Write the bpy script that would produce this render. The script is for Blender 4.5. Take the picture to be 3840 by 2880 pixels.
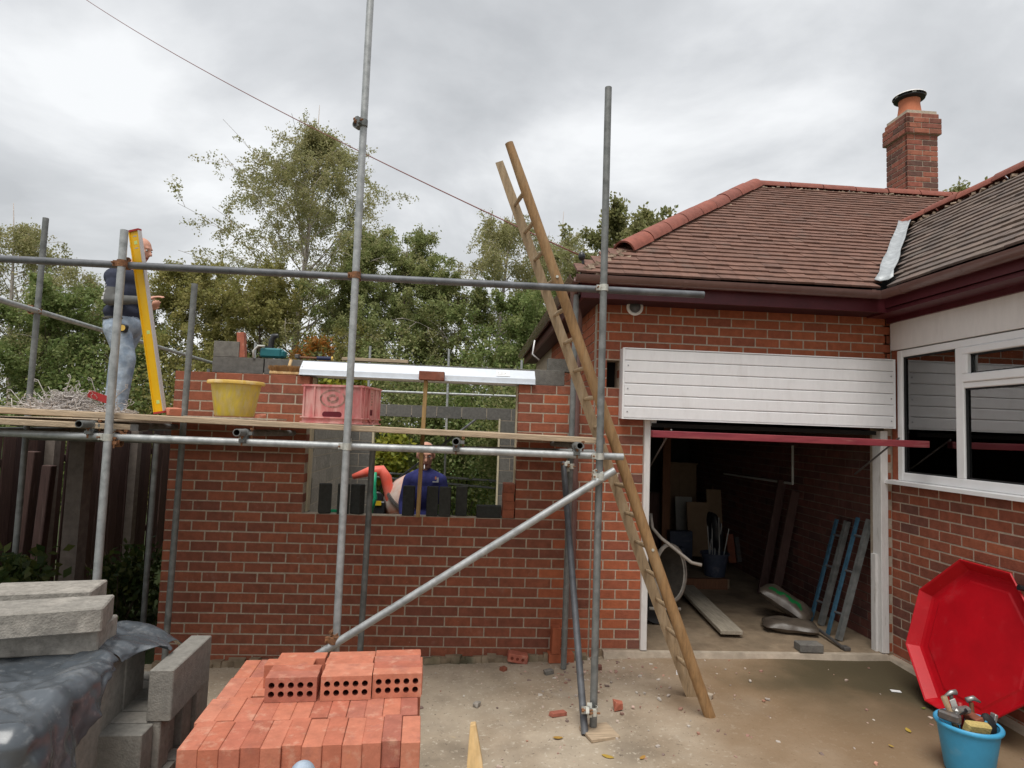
import bpy, bmesh, math, random
import numpy as np
from mathutils import Vector, Matrix
random.seed(7)
for _o in list(bpy.data.objects): bpy.data.objects.remove(_o)
SC = bpy.context.scene
COL = SC.collection
PI = math.pi
# ------------------------------------------------------------------ camera
FPX, YAW, PIT, ROL = 2286.95, .0644, .0710, .0354
CP = np.array([2.517, -5.3304, 1.8737])
def _axes():
    cy, sy, cp, sp, cr, sr = math.cos(YAW), math.sin(YAW), math.cos(PIT), math.sin(PIT), math.cos(ROL), math.sin(ROL)
    f = np.array([sy*cp, cy*cp, sp]); r0 = np.array([cy, -sy, 0]); u0 = np.cross(r0, f)
    return cr*r0+sr*u0, cr*u0-sr*r0, f
CR, CU, CF = _axes()
cam = bpy.data.cameras.new('camera'); camo = bpy.data.objects.new('camera', cam); COL.objects.link(camo)
cam.sensor_width = 36; cam.sensor_fit = 'HORIZONTAL'; cam.lens = 36*FPX/3840; cam.clip_end = 2000; cam.clip_start = .02
mw = Matrix.Identity(4)
for i in range(3):
    mw[i][0] = CR[i]; mw[i][1] = CU[i]; mw[i][2] = -CF[i]; mw[i][3] = CP[i]
camo.matrix_world = mw
SC.camera = camo
# photo pixel (2212 px wide copy) -> direction -> point on a real plane
KS = 3840/2212
def _ray(u, v):
    return CF+CR*(u*KS-1920)/FPX-CU*(v*KS-1440)/FPX
def at(u, v, x=None, y=None, z=None, w=None):
    d = _ray(u, v)
    t = w if w is not None else ((x-CP[0])/d[0] if x is not None else ((y-CP[1])/d[1] if y is not None else (z-CP[2])/d[2]))
    return Vector(CP+t*d)
# ------------------------------------------------------------------ world, sun, exposure
SUN_EL, SUN_AZ = math.radians(66), math.radians(200)   # azimuth clockwise from +Y
wd = bpy.data.worlds.new('World'); SC.world = wd; wd.use_nodes = True
nt = wd.node_tree; nt.nodes.clear()
N = lambda t, **k: _node(nt, t, **k)
def _node(tree, t, **k):
    n = tree.nodes.new(t)
    for a, b in k.items():
        if a in n.inputs: n.inputs[a].default_value = b
        else: setattr(n, a, b)
    return n
out = N('ShaderNodeOutputWorld'); bg = N('ShaderNodeBackground'); bg.inputs[1].default_value = .1
sky = N('ShaderNodeTexSky'); sky.sky_type = 'NISHITA'; sky.sun_disc = False
sky.sun_elevation = SUN_EL; sky.sun_rotation = SUN_AZ; sky.air_density = 1.5; sky.dust_density = 3
tc = N('ShaderNodeTexCoord'); sep = N('ShaderNodeSeparateXYZ'); nt.links.new(tc.outputs['Generated'], sep.inputs[0])
# flatten the direction onto a cloud layer: xy / (z + .18)
ad = N('ShaderNodeMath', operation='ABSOLUTE'); nt.links.new(sep.outputs[2], ad.inputs[0])
az = N('ShaderNodeMath', operation='ADD'); az.inputs[1].default_value = .22; nt.links.new(ad.outputs[0], az.inputs[0])
dx = N('ShaderNodeMath', operation='DIVIDE'); dy = N('ShaderNodeMath', operation='DIVIDE')
nt.links.new(sep.outputs[0], dx.inputs[0]); nt.links.new(az.outputs[0], dx.inputs[1])
nt.links.new(sep.outputs[1], dy.inputs[0]); nt.links.new(az.outputs[0], dy.inputs[1])
cmb = N('ShaderNodeCombineXYZ'); nt.links.new(dx.outputs[0], cmb.inputs[0]); nt.links.new(dy.outputs[0], cmb.inputs[1]); cmb.inputs[2].default_value = 6.4
n1 = N('ShaderNodeTexNoise'); n1.inputs['Scale'].default_value = 1.35; n1.inputs['Detail'].default_value = 9; n1.inputs['Roughness'].default_value = .54; n1.inputs['Distortion'].default_value = .25
nt.links.new(cmb.outputs[0], n1.inputs['Vector'])
cr1 = N('ShaderNodeValToRGB')
cr1.color_ramp.elements[0].position = .34; cr1.color_ramp.elements[0].color = (2.85, 2.91, 2.98, 1)
cr1.color_ramp.elements[1].position = .64; cr1.color_ramp.elements[1].color = (5.0, 5.05, 5.08, 1)
e = cr1.color_ramp.elements.new(.48); e.color = (3.6, 3.66, 3.73, 1)
nt.links.new(n1.outputs[0], cr1.inputs[0])
mx = N('ShaderNodeMix', data_type='RGBA'); mx.inputs[0].default_value = .93
nt.links.new(sky.outputs[0], mx.inputs[6]); nt.links.new(cr1.outputs[0], mx.inputs[7])
nt.links.new(mx.outputs[2], bg.inputs[0]); nt.links.new(bg.outputs[0], out.inputs[0])
sl = bpy.data.lights.new('sun', 'SUN'); sl.energy = 1.5; sl.angle = math.radians(35); sl.color = (1, .97, .92)
so = bpy.data.objects.new('sun', sl); COL.objects.link(so)
sd = Vector((math.sin(SUN_AZ)*math.cos(SUN_EL), math.cos(SUN_AZ)*math.cos(SUN_EL), math.sin(SUN_EL)))
so.rotation_euler = sd.to_track_quat('Z', 'Y').to_euler()
vs = SC.view_settings; vs.view_transform = 'Standard'; vs.look = 'None'; vs.gamma = 1; vs.use_curve_mapping = False
vs.exposure = .98
# ------------------------------------------------------------------ materials
def sr(r, g, b):
    f = lambda c: ((c/255+.055)/1.055)**2.4 if c > 10 else c/255/12.92
    return (f(r), f(g), f(b))
MATS = {}
def M(name, cols, rough=.8, scale=6, amt=.25, bump=0., bscale=60, metal=0., spec=.35, rnd='obj', stain=None, stretch=None, coat=0, trans=0, detail=5):
    m = bpy.data.materials.new(name); m.use_nodes = True; t = m.node_tree; MATS[name] = m
    L = t.links.new; nd = lambda ty, **k: _node(t, ty, **k)
    b = t.nodes['Principled BSDF']; b.inputs['Roughness'].default_value = rough; b.inputs['Metallic'].default_value = metal
    b.inputs['Specular IOR Level'].default_value = spec; b.inputs['Coat Weight'].default_value = coat
    if isinstance(cols[0], (int, float)): cols = [cols]
    geo = nd('ShaderNodeNewGeometry'); vec = geo.outputs['Position']
    if stretch:
        mp = nd('ShaderNodeMapping'); mp.inputs['Scale'].default_value = stretch; L(vec, mp.inputs[0]); vec = mp.outputs[0]
    ramp = nd('ShaderNodeValToRGB')
    while len(ramp.color_ramp.elements) < len(cols): ramp.color_ramp.elements.new(.5)
    for i, c in enumerate(cols):
        el = ramp.color_ramp.elements[i]; el.position = i/max(1, len(cols)-1); el.color = (*c, 1)
    if len(cols) == 1: ramp.color_ramp.elements[1].color = (*cols[0], 1)
    if rnd == 'tint':
        a = nd('ShaderNodeAttribute'); a.attribute_name = 'tint'; L(a.outputs['Fac'], ramp.inputs[0])
    elif rnd == 'noise':
        n0 = nd('ShaderNodeTexNoise'); n0.inputs['Scale'].default_value = scale; n0.inputs['Detail'].default_value = detail; L(vec, n0.inputs['Vector'])
        ms = nd('ShaderNodeMapRange'); ms.inputs[1].default_value = .32; ms.inputs[2].default_value = .68; L(n0.outputs[0], ms.inputs[0]); L(ms.outputs[0], ramp.inputs[0])
    else:
        oi = nd('ShaderNodeObjectInfo'); ma = nd('ShaderNodeMath', operation='ADD'); fr = nd('ShaderNodeMath', operation='FRACT')
        L(oi.outputs['Random'], ma.inputs[0]); L(geo.outputs['Random Per Island'], ma.inputs[1]); L(ma.outputs[0], fr.inputs[0]); L(fr.outputs[0], ramp.inputs[0])
    col = ramp.outputs[0]
    nz = nd('ShaderNodeTexNoise'); nz.inputs['Scale'].default_value = scale*1.7; nz.inputs['Detail'].default_value = 8; nz.inputs['Roughness'].default_value = .62; L(vec, nz.inputs['Vector'])
    if amt:
        mr = nd('ShaderNodeMapRange'); mr.inputs[1].default_value = .25; mr.inputs[2].default_value = .75; mr.inputs[3].default_value = 1-amt; mr.inputs[4].default_value = 1+amt
        L(nz.outputs[0], mr.inputs[0])
        mu = nd('ShaderNodeMix', data_type='RGBA', blend_type='MULTIPLY'); mu.inputs[0].default_value = 1
        L(col, mu.inputs[6]); L(mr.outputs[0], mu.inputs[7]); col = mu.outputs[2]
    for st in (stain if isinstance(stain, list) else [stain] if stain else []):
        sc, ss, lo, hi, mxv = st
        n2 = nd('ShaderNodeTexNoise'); n2.inputs['Scale'].default_value = ss; n2.inputs['Detail'].default_value = 6; n2.inputs['Roughness'].default_value = .65; L(vec, n2.inputs['Vector'])
        m2 = nd('ShaderNodeMapRange'); m2.inputs[1].default_value = lo; m2.inputs[2].default_value = hi; m2.inputs[4].default_value = mxv; L(n2.outputs[0], m2.inputs[0])
        mm = nd('ShaderNodeMix', data_type='RGBA'); L(m2.outputs[0], mm.inputs[0]); L(col, mm.inputs[6]); mm.inputs[7].default_value = (*sc, 1); col = mm.outputs[2]
    L(col, b.inputs['Base Color'])
    if bump:
        bn = nd('ShaderNodeTexNoise'); bn.inputs['Scale'].default_value = bscale; bn.inputs['Detail'].default_value = 6; L(vec, bn.inputs['Vector'])
        bp = nd('ShaderNodeBump'); bp.inputs['Strength'].default_value = bump; bp.inputs['Distance'].default_value = .01; L(bn.outputs[0], bp.inputs['Height']); L(bp.outputs[0], b.inputs['Normal'])
    if trans:
        tr = nd('ShaderNodeBsdfTranslucent'); L(col, tr.inputs[0]); mxs = nd('ShaderNodeMixShader'); mxs.inputs[0].default_value = trans
        L(b.outputs[0], mxs.inputs[1]); L(tr.outputs[0], mxs.inputs[2]); L(mxs.outputs[0], t.nodes['Material Output'].inputs[0])
    return m
M('brick_new', [(.19, .066, .042), (.235, .076, .044), (.275, .088, .048), (.205, .07, .044), (.25, .08, .043), (.31, .098, .052)], rough=.85, scale=9, amt=.3, bump=.35, bscale=70, stain=[((.40, .31, .25), 5, .60, .78, .35), ((.46, .38, .31), 22, .64, .76, .45), ((.10, .05, .045), 3, .60, .76, .4)])
M('brick_old', [(.37, .105, .05), (.41, .12, .054), (.29, .088, .05), (.385, .11, .05), (.335, .098, .05)], rough=.85, scale=9, amt=.25, bump=.3, bscale=70, stain=((.2, .1, .08), 11, .6, .8, .45))
M('brick_wing', [(.31, .092, .05), (.25, .08, .05), (.37, .115, .056), (.15, .068, .054), (.29, .088, .05), (.34, .10, .052)], rough=.85, scale=9, amt=.28, bump=.3, bscale=70)
M('brick_inside', [(.10, .042, .034), (.14, .05, .038), (.08, .036, .032)], rough=.9, scale=6, amt=.35, stain=((.2, .16, .13), 2.5, .56, .75, .5))  # darker copy of the wall brick, garage shade put into the colour
M('mortar_shaded', [(.17, .14, .11)], rough=.95, amt=.3)  # mortar darkened to carry the shade inside the garage
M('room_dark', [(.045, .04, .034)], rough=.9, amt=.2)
M('brick_chimney', [(.33, .115, .075), (.24, .09, .065), (.13, .07, .055), (.36, .13, .08), (.30, .10, .07)], rough=.9, scale=9, amt=.35, bump=.3)
M('brick_fresh', [(.36, .115, .072), (.45, .145, .085), (.50, .18, .11), (.39, .12, .078), (.46, .155, .09), (.53, .205, .13), (.34, .115, .08)], rough=.8, scale=12, amt=.2, bump=.15, bscale=90, stain=[((.60, .34, .24), 17, .55, .70, .55), ((.56, .22, .08), 16, .62, .74, .6), ((.25, .10, .09), 8, .58, .72, .55)])
M('brick_hole', [(.16, .035, .02)], rough=.9, amt=.2)
M("mortar_new", [(.40, .335, .26)], rough=.95, scale=20, amt=.3, bump=.5, bscale=120)
M("mortar_old", [(.47, .39, .305)], rough=.95, scale=20, amt=.25, bump=.4, bscale=120)
M('block', [(.145, .14, .125), (.185, .175, .155), (.12, .118, .108), (.165, .155, .14)], rough=.95, scale=14, amt=.3, bump=.6, bscale=140, stain=((.32, .28, .235), 4, .58, .75, .5))
M('block_backlit', [(.035, .038, .033), (.045, .046, .042), (.03, .032, .03)], rough=.95, scale=18, amt=.3, bump=.5, bscale=140)  # grey concrete bricks, their backlit shade is in the base colour
M('block_pale', [(.27, .25, .22), (.31, .285, .25), (.235, .22, .195)], rough=.95, scale=22, amt=.3, bump=.45, bscale=120, stain=[((.14, .12, .11), 30, .55, .75, .6), ((.55, .5, .44), 6, .55, .72, .5)])
M('block_mid', [(.20, .19, .168), (.235, .22, .195), (.175, .168, .15)], rough=.95, scale=20, amt=.25, bump=.35, bscale=130, stain=[((.33, .30, .26), 5, .56, .74, .45), ((.09, .085, .08), 40, .6, .74, .5)])
M('concrete', [(.25, .205, .152), (.34, .282, .21), (.40, .335, .255), (.30, .248, .186)], rough=.85, scale=1.7, amt=.22, bump=.35, bscale=45, rnd='noise', detail=8,
  stain=[((.25, .18, .115), .9, .50, .68, .5), ((.44, .39, .32), 3.4, .60, .74, .5), ((.17, .13, .10), 26, .66, .74, .5), ((.55, .42, .24), 7, .68, .76, .45), ((.52, .46, .37), 30, .58, .64, .7), ((.09, .07, .055), 38, .62, .67, .75)])
M('concrete_damp', [(.13, .105, .07), (.20, .155, .105), (.26, .20, .135), (.10, .09, .055)], rough=.75, scale=2.2, amt=.25, bump=.3, bscale=50, rnd='noise', stain=[((.10, .11, .045), 1.6, .54, .7, .5), ((.36, .29, .2), 6, .62, .75, .4)])
M('floor_garage', [(.20, .15, .10), (.26, .195, .13), (.16, .115, .075)], rough=.9, scale=2.5, amt=.3, bump=.4, rnd='noise', stain=((.34, .27, .19), 6, .58, .72, .5))
M('threshold', [(.34, .285, .22), (.42, .35, .275)], rough=.9, scale=6, amt=.25, bump=.4, rnd='noise')
M('earth', [(.05, .045, .025), (.04, .06, .02), (.06, .075, .025)], rough=1, scale=1.2, amt=.35, bump=.6, bscale=30, rnd='noise')
M('lawn', [(.05, .10, .02), (.07, .13, .03), (.04, .08, .02)], rough=1, scale=3, amt=.3, bump=.6, bscale=80, rnd='noise')
M('galv', [(.33, .345, .345), (.40, .41, .41), (.27, .285, .285)], rough=.48, metal=.35, scale=11, amt=.22, spec=.5, rnd='noise', stain=[((.24, .24, .22), 22, .58, .72, .5)], bump=.08, bscale=120, stretch=(1, 1, 1))
M('galv_dull', [(.15, .16, .155), (.20, .205, .20), (.12, .125, .12)], rough=.6, metal=.25, scale=8, amt=.3, rnd='noise', stain=((.30, .30, .27), 26, .62, .74, .6), bump=.08)
M('galv_dark', [(.10, .105, .115), (.15, .155, .165)], rough=.55, metal=.3, scale=8, amt=.3, rnd='noise', stain=((.09, .05, .03), 18, .6, .75, .6))
M('rust', [(.16, .075, .04), (.24, .11, .05), (.11, .06, .04)], rough=.85, scale=30, amt=.35, rnd='noise', bump=.4)
M('zinc', [(.52, .52, .48), (.62, .61, .54)], rough=.45, metal=.5, scale=20, amt=.25, rnd='noise')
M('tube_inside', [(.03, .025, .02)], rough=.9)
M('board', [(.40, .30, .20), (.34, .27, .19), (.45, .34, .23)], rough=.85, scale=7, amt=.35, bump=.4, bscale=40, stretch=(.5, 6, 6), stain=[((.22, .17, .13), 3, .55, .72, .5), ((.60, .54, .46), 9, .6, .74, .5)])
M('plank_grey', [(.32, .28, .22), (.38, .33, .26)], rough=.9, scale=6, amt=.3, bump=.3, stretch=(5, .6, 5))
M('ladder_wood', [(.27, .155, .068), (.31, .18, .08)], rough=.6, scale=7, amt=.35, bump=.25, bscale=30, stretch=(5, 5, .8), stain=[((.40, .28, .155), 3, .5, .68, .5), ((.17, .09, .04), 6, .58, .75, .5)])
M('ladder_pale', [(.36, .26, .155), (.31, .22, .13)], rough=.65, scale=7, amt=.35, bump=.25, stretch=(5, 5, .8), stain=[((.47, .37, .255), 4, .5, .68, .6), ((.2, .13, .07), 6, .6, .75, .5)])
M('timber_new', [(.62, .42, .20), (.56, .37, .17)], rough=.7, scale=6, amt=.25, stretch=(6, 6, .8), stain=((.72, .56, .36), 5, .5, .7, .5))
M('prop_wood', [(.34, .22, .09), (.29, .19, .085)], rough=.8, amt=.3, stretch=(6, 6, .8))
M('closer', [(.60, .53, .37)], rough=.7, amt=.15)
M('fence', [(.075, .042, .036), (.095, .052, .042), (.062, .036, .032), (.11, .065, .055)], rough=.9, scale=5, amt=.45, bump=.4, stretch=(14, 14, .7), stain=((.26, .20, .18), 2.2, .6, .76, .5))
M('post', [(.17, .14, .118), (.13, .108, .092)], rough=.9, scale=8, amt=.3, bump=.3)
M('white_pvc', [(.87, .865, .865)], rough=.35, scale=3, amt=.04, spec=.5)
M('white_clad', [(.86, .85, .855)], rough=.45, scale=4, amt=.05, stain=((.70, .665, .65), 3.5, .55, .75, .4), stretch=(3, 3, 1))
M('clad_stained', [(.78, .74, .71)], rough=.5, scale=3, amt=.05, stretch=(3, 3, .8), stain=((.55, .49, .46), 3, .55, .78, .35))
M('white_paint', [(.72, .70, .68)], rough=.6, scale=6, amt=.1, bump=.2, stretch=(8, 8, 1.2), stain=((.36, .32, .27), 3, .6, .75, .7))
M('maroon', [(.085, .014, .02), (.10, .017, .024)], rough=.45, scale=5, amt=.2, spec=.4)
M('door_edge', [(.22, .03, .045), (.27, .05, .058)], rough=.55, scale=5, amt=.3, rnd='noise', stretch=(.6, 5, 5), stain=((.42, .20, .17), 7, .58, .74, .7))
M('gutter', [(.17, .098, .088), (.19, .11, .098)], rough=.22, scale=5, amt=.15, spec=.5)
M('tile', [(.165, .088, .064), (.18, .095, .069), (.15, .082, .062), (.172, .09, .066), (.195, .105, .078), (.155, .08, .058)], rough=.85, scale=8, amt=.3, bump=.3, bscale=60, stain=((.12, .10, .085), 4, .55, .72, .5))
M('tile_wing', [(.15, .115, .095), (.18, .135, .11), (.125, .10, .088), (.165, .12, .10)], rough=.85, scale=8, amt=.3, bump=.3, stain=((.11, .10, .085), 4, .5, .7, .5))
M('ridge', [(.24, .076, .052), (.27, .085, .058), (.21, .07, .05), (.26, .088, .062)], rough=.75, scale=7, amt=.25, bump=.25, stain=((.25, .12, .09), 9, .6, .76, .5))
M('mortar_bed', [(.25, .185, .135), (.30, .225, .165)], rough=1, scale=14, amt=.4, bump=.9, bscale=50, rnd='noise', stain=((.12, .10, .05), 8, .58, .72, .6))
M('lead', [(.36, .38, .39)], rough=.5, metal=.3, scale=9, amt=.25, bump=.25, bscale=25, stain=((.58, .60, .61), 9, .52, .66, .6))
M('terracotta', [(.52, .17, .085)], rough=.75, scale=6, amt=.15)
M('black_rubber', [(.02, .02, .021)], rough=.7, amt=.2)
M('black_plastic', [(.02, .021, .024)], rough=.35, spec=.5, amt=.1)
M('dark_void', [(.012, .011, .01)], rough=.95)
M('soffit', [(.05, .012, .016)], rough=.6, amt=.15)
M('dpm', [(.055, .065, .076), (.085, .097, .11)], rough=.26, scale=4, amt=.3, spec=.6, rnd='noise', bump=.2, bscale=9, stain=[((.36, .36, .36), 5, .56, .74, .45), ((.24, .25, .26), 19, .56, .72, .45)])
M('yellow_tub', [(.56, .42, .16), (.64, .48, .07), (.58, .44, .14), (.66, .50, .04)], rough=.55, scale=5, amt=.14, rnd='noise', stretch=(3, 3, 1), stain=[((.58, .50, .34), 7, .54, .7, .6)])
M('yellow_rim', [(.70, .46, .10)], rough=.5, amt=.2, scale=9, stain=((.72, .62, .46), 8, .5, .66, .7))
M('crate_red', [(.56, .22, .205), (.62, .32, .29), (.52, .16, .155), (.60, .29, .265)], rough=.6, scale=4, amt=.14, rnd='noise', stretch=(2.5, 2.5, .9), stain=[((.62, .44, .38), 6, .54, .7, .65)])
M('crate_hole', [(.11, .012, .02)], rough=.9, amt=.1)
M('crate_mark', [(.40, .22, .18)], rough=.8, amt=.3, scale=30)
M('level_yellow', [(.80, .46, .01)], rough=.35, amt=.06, spec=.5)
M('level_edge', [(.55, .50, .48)], rough=.4, metal=.4, amt=.1)
M('vial', [(.55, .70, .25)], rough=.2, amt=.05)
M('wire', [(.48, .44, .42), (.60, .56, .52), (.38, .33, .30)], rough=.5, metal=.3, amt=.2, rnd='isl')
M('lintel', [(.66, .70, .75)], rough=.38, metal=.25, scale=6, amt=.1, spec=.5)
M('label_white', [(.80, .80, .80)], rough=.5, amt=.02)
M('print_grey', [(.40, .41, .42)], rough=.6, amt=.02)
M('bristle', [(.30, .16, .06), (.36, .20, .08), (.26, .14, .06)], rough=.9, amt=.3, rnd='isl')
M('teal', [(.01, .13, .15)], rough=.4, amt=.15, spec=.5)
M('navy_grip', [(.02, .025, .07)], rough=.5, amt=.15)
M('steel', [(.35, .35, .34)], rough=.4, metal=.7, amt=.2, scale=12)
M('steel_dark', [(.14, .13, .125)], rough=.5, metal=.5, amt=.3, scale=20, stain=((.2, .11, .06), 14, .55, .7, .6))
M('red_tray', [(.50, .004, .012)], rough=.45, scale=3, amt=.14, spec=.4, stain=[((.58, .10, .11), 5, .58, .80, .35), ((.42, .003, .012), 2, .5, .7, .4), ((.55, .30, .28), 34, .68, .75, .4)])
M('blue_bucket', [(.055, .34, .58)], rough=.45, scale=5, amt=.12, spec=.4, stain=((.2, .42, .56), 9, .6, .75, .35))
M('sponge', [(.52, .40, .15)], rough=.95, amt=.2, scale=40, bump=.6, bscale=90)
M('paint_red', [(.35, .03, .03)], rough=.5, amt=.2)
M('blue_paint', [(.035, .10, .16), (.05, .125, .19)], rough=.6, rnd='noise', scale=14, amt=.3, stain=((.25, .25, .24), 20, .6, .72, .7))
M('sack', [(.075, .058, .045), (.11, .088, .066)], rough=.42, spec=.6, scale=5, amt=.3, rnd='noise', bump=.35, bscale=14, stain=((.2, .17, .14), 9, .58, .72, .4))
M('sack_green', [(.008, .15, .04)], rough=.3, spec=.6, amt=.2)
M('card', [(.30, .20, .12)], rough=.85, amt=.15)
M('offwhite_board', [(.42, .40, .35)], rough=.7, amt=.15)
M('wood_dark', [(.16, .07, .035), (.20, .09, .045)], rough=.7, amt=.3, stretch=(8, 8, .8))
M('navy_tub', [(.045, .055, .085)], rough=.5, amt=.25, scale=9, stain=((.18, .18, .2), 9, .55, .72, .5))
M('barrow', [(.44, .40, .35), (.34, .31, .27)], rough=.8, rnd='noise', scale=9, amt=.3)
M('barrow_in', [(.05, .043, .035)], rough=.95, amt=.35, scale=9)  # dark copy of barrow, shade of the hollow put into the colour
M('mixer', [(.50, .30, .23), (.46, .38, .33), (.50, .20, .13), (.42, .36, .32)], rough=.6, rnd='noise', scale=3, amt=.2, stain=((.62, .52, .46), 5, .52, .7, .65))
M('mixer_red', [(.78, .10, .06), (.75, .22, .17)], rough=.45, rnd='noise', scale=4, amt=.12, stain=((.75, .48, .42), 4, .55, .72, .6))
M('green_plastic', [(.02, .36, .18)], rough=.4, amt=.15)
M('cable', [(.20, .07, .06)], rough=.6, amt=.1)
M('bark_birch', [(.55, .50, .46), (.40, .34, .31), (.62, .57, .52)], rough=.9, scale=5, amt=.3, rnd='noise', stretch=(3, 3, 9), stain=((.06, .05, .045), 4, .6, .72, .8))
M('bark', [(.10, .075, .055), (.14, .105, .075)], rough=.95, scale=6, amt=.35, rnd='noise', bump=.6, stretch=(4, 4, .8))
def leafmat(n, cols): return M(n, cols, rough=.55, spec=.3, rnd='tint', amt=.15, scale=.6, trans=.5)
leafmat('leaf_birch', [(.25, .27, .11), (.32, .32, .14), (.38, .36, .17), (.44, .38, .20)])
leafmat('leaf_dark', [(.20, .255, .09), (.265, .31, .115), (.33, .35, .145), (.41, .385, .18)])
leafmat('leaf_olive', [(.22, .235, .07), (.28, .275, .088), (.34, .31, .11), (.40, .345, .13)])
leafmat('leaf_yellow', [(.34, .36, .05), (.46, .44, .06), (.24, .31, .06), (.58, .50, .09)])
leafmat('leaf_maple', [(.19, .215, .08), (.26, .27, .105), (.33, .315, .14), (.24, .25, .10)])
leafmat('leaf_hedge', [(.15, .22, .062), (.205, .27, .088), (.265, .31, .115), (.35, .36, .14)])
leafmat('leaf_rust', [(.46, .16, .03), (.36, .18, .04), (.24, .18, .05)])
leafmat('leaf_ivy', [(.03, .055, .016), (.05, .08, .022), (.08, .11, .03), (.12, .13, .035)])
M('skin', [(.60, .31, .22)], rough=.6, amt=.12, scale=14, spec=.3)
M('hair_grey', [(.30, .25, .22)], rough=.8, amt=.3, scale=60)
M('tee_navy', [(.035, .04, .065)], rough=.9, amt=.25, scale=12, bump=.25, bscale=14)
M('sleeve_grey', [(.12, .12, .115)], rough=.9, amt=.2, scale=12, bump=.25, bscale=14)
M('print_white', [(.62, .61, .60)], rough=.8, amt=.1)
M('denim', [(.24, .30, .38), (.36, .42, .49), (.17, .23, .32)], rough=.95, rnd='noise', scale=9, amt=.3, bump=1.0, bscale=16, stain=((.46, .48, .5), 9, .58, .74, .5))
M('belt', [(.06, .055, .045)], rough=.7, amt=.2)
M('boot', [(.10, .075, .05)], rough=.8, amt=.3)
M('sweat_blue', [(.03, .034, .14)], rough=.95, amt=.3, scale=9, bump=.3, bscale=12)
M('beard', [(.30, .17, .13)], rough=.9, amt=.3, scale=40)
M('lip', [(.30, .10, .09)], rough=.6, amt=.1)
M('curtain', [(.40, .38, .26)], rough=.9, amt=.15, stretch=(12, 12, .5))
M('room', [(.26, .25, .22)], rough=.9, amt=.1)
M('room_wood', [(.22, .12, .05)], rough=.6, amt=.2)
M('patio_white', [(.55, .55, .52)], rough=.6, amt=.1)
M('trellis', [(.22, .19, .16)], rough=.9, amt=.3)
M('leaf_fallen', [(.20, .26, .04), (.42, .30, .05), (.30, .10, .04)], rough=.7, amt=.2)
M('chip', [(.58, .50, .42), (.36, .20, .16), (.20, .15, .13), (.45, .22, .15), (.62, .58, .52), (.26, .20, .17)], rough=.9, amt=.25, rnd='isl')
M('yellow_rail', [(.62, .42, .02)], rough=.5, amt=.1)
def glassmat():
    m = bpy.data.materials.new('glass'); m.use_nodes = True; t = m.node_tree; t.nodes.clear(); MATS['glass'] = m
    o = t.nodes.new('ShaderNodeOutputMaterial'); tr = t.nodes.new('ShaderNodeBsdfTransparent'); tr.inputs[0].default_value = (.72, .75, .73, 1)
    gl = t.nodes.new('ShaderNodeBsdfGlossy'); gl.inputs['Roughness'].default_value = .01; gl.inputs[0].default_value = (1, 1, 1, 1)
    fr = t.nodes.new('ShaderNodeFresnel'); fr.inputs[0].default_value = 2.8
    mxs = t.nodes.new('ShaderNodeMixShader'); L = t.links.new
    L(fr.outputs[0], mxs.inputs[0]); L(tr.outputs[0], mxs.inputs[1]); L(gl.outputs[0], mxs.inputs[2]); L(mxs.outputs[0], o.inputs[0])
glassmat()
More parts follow.
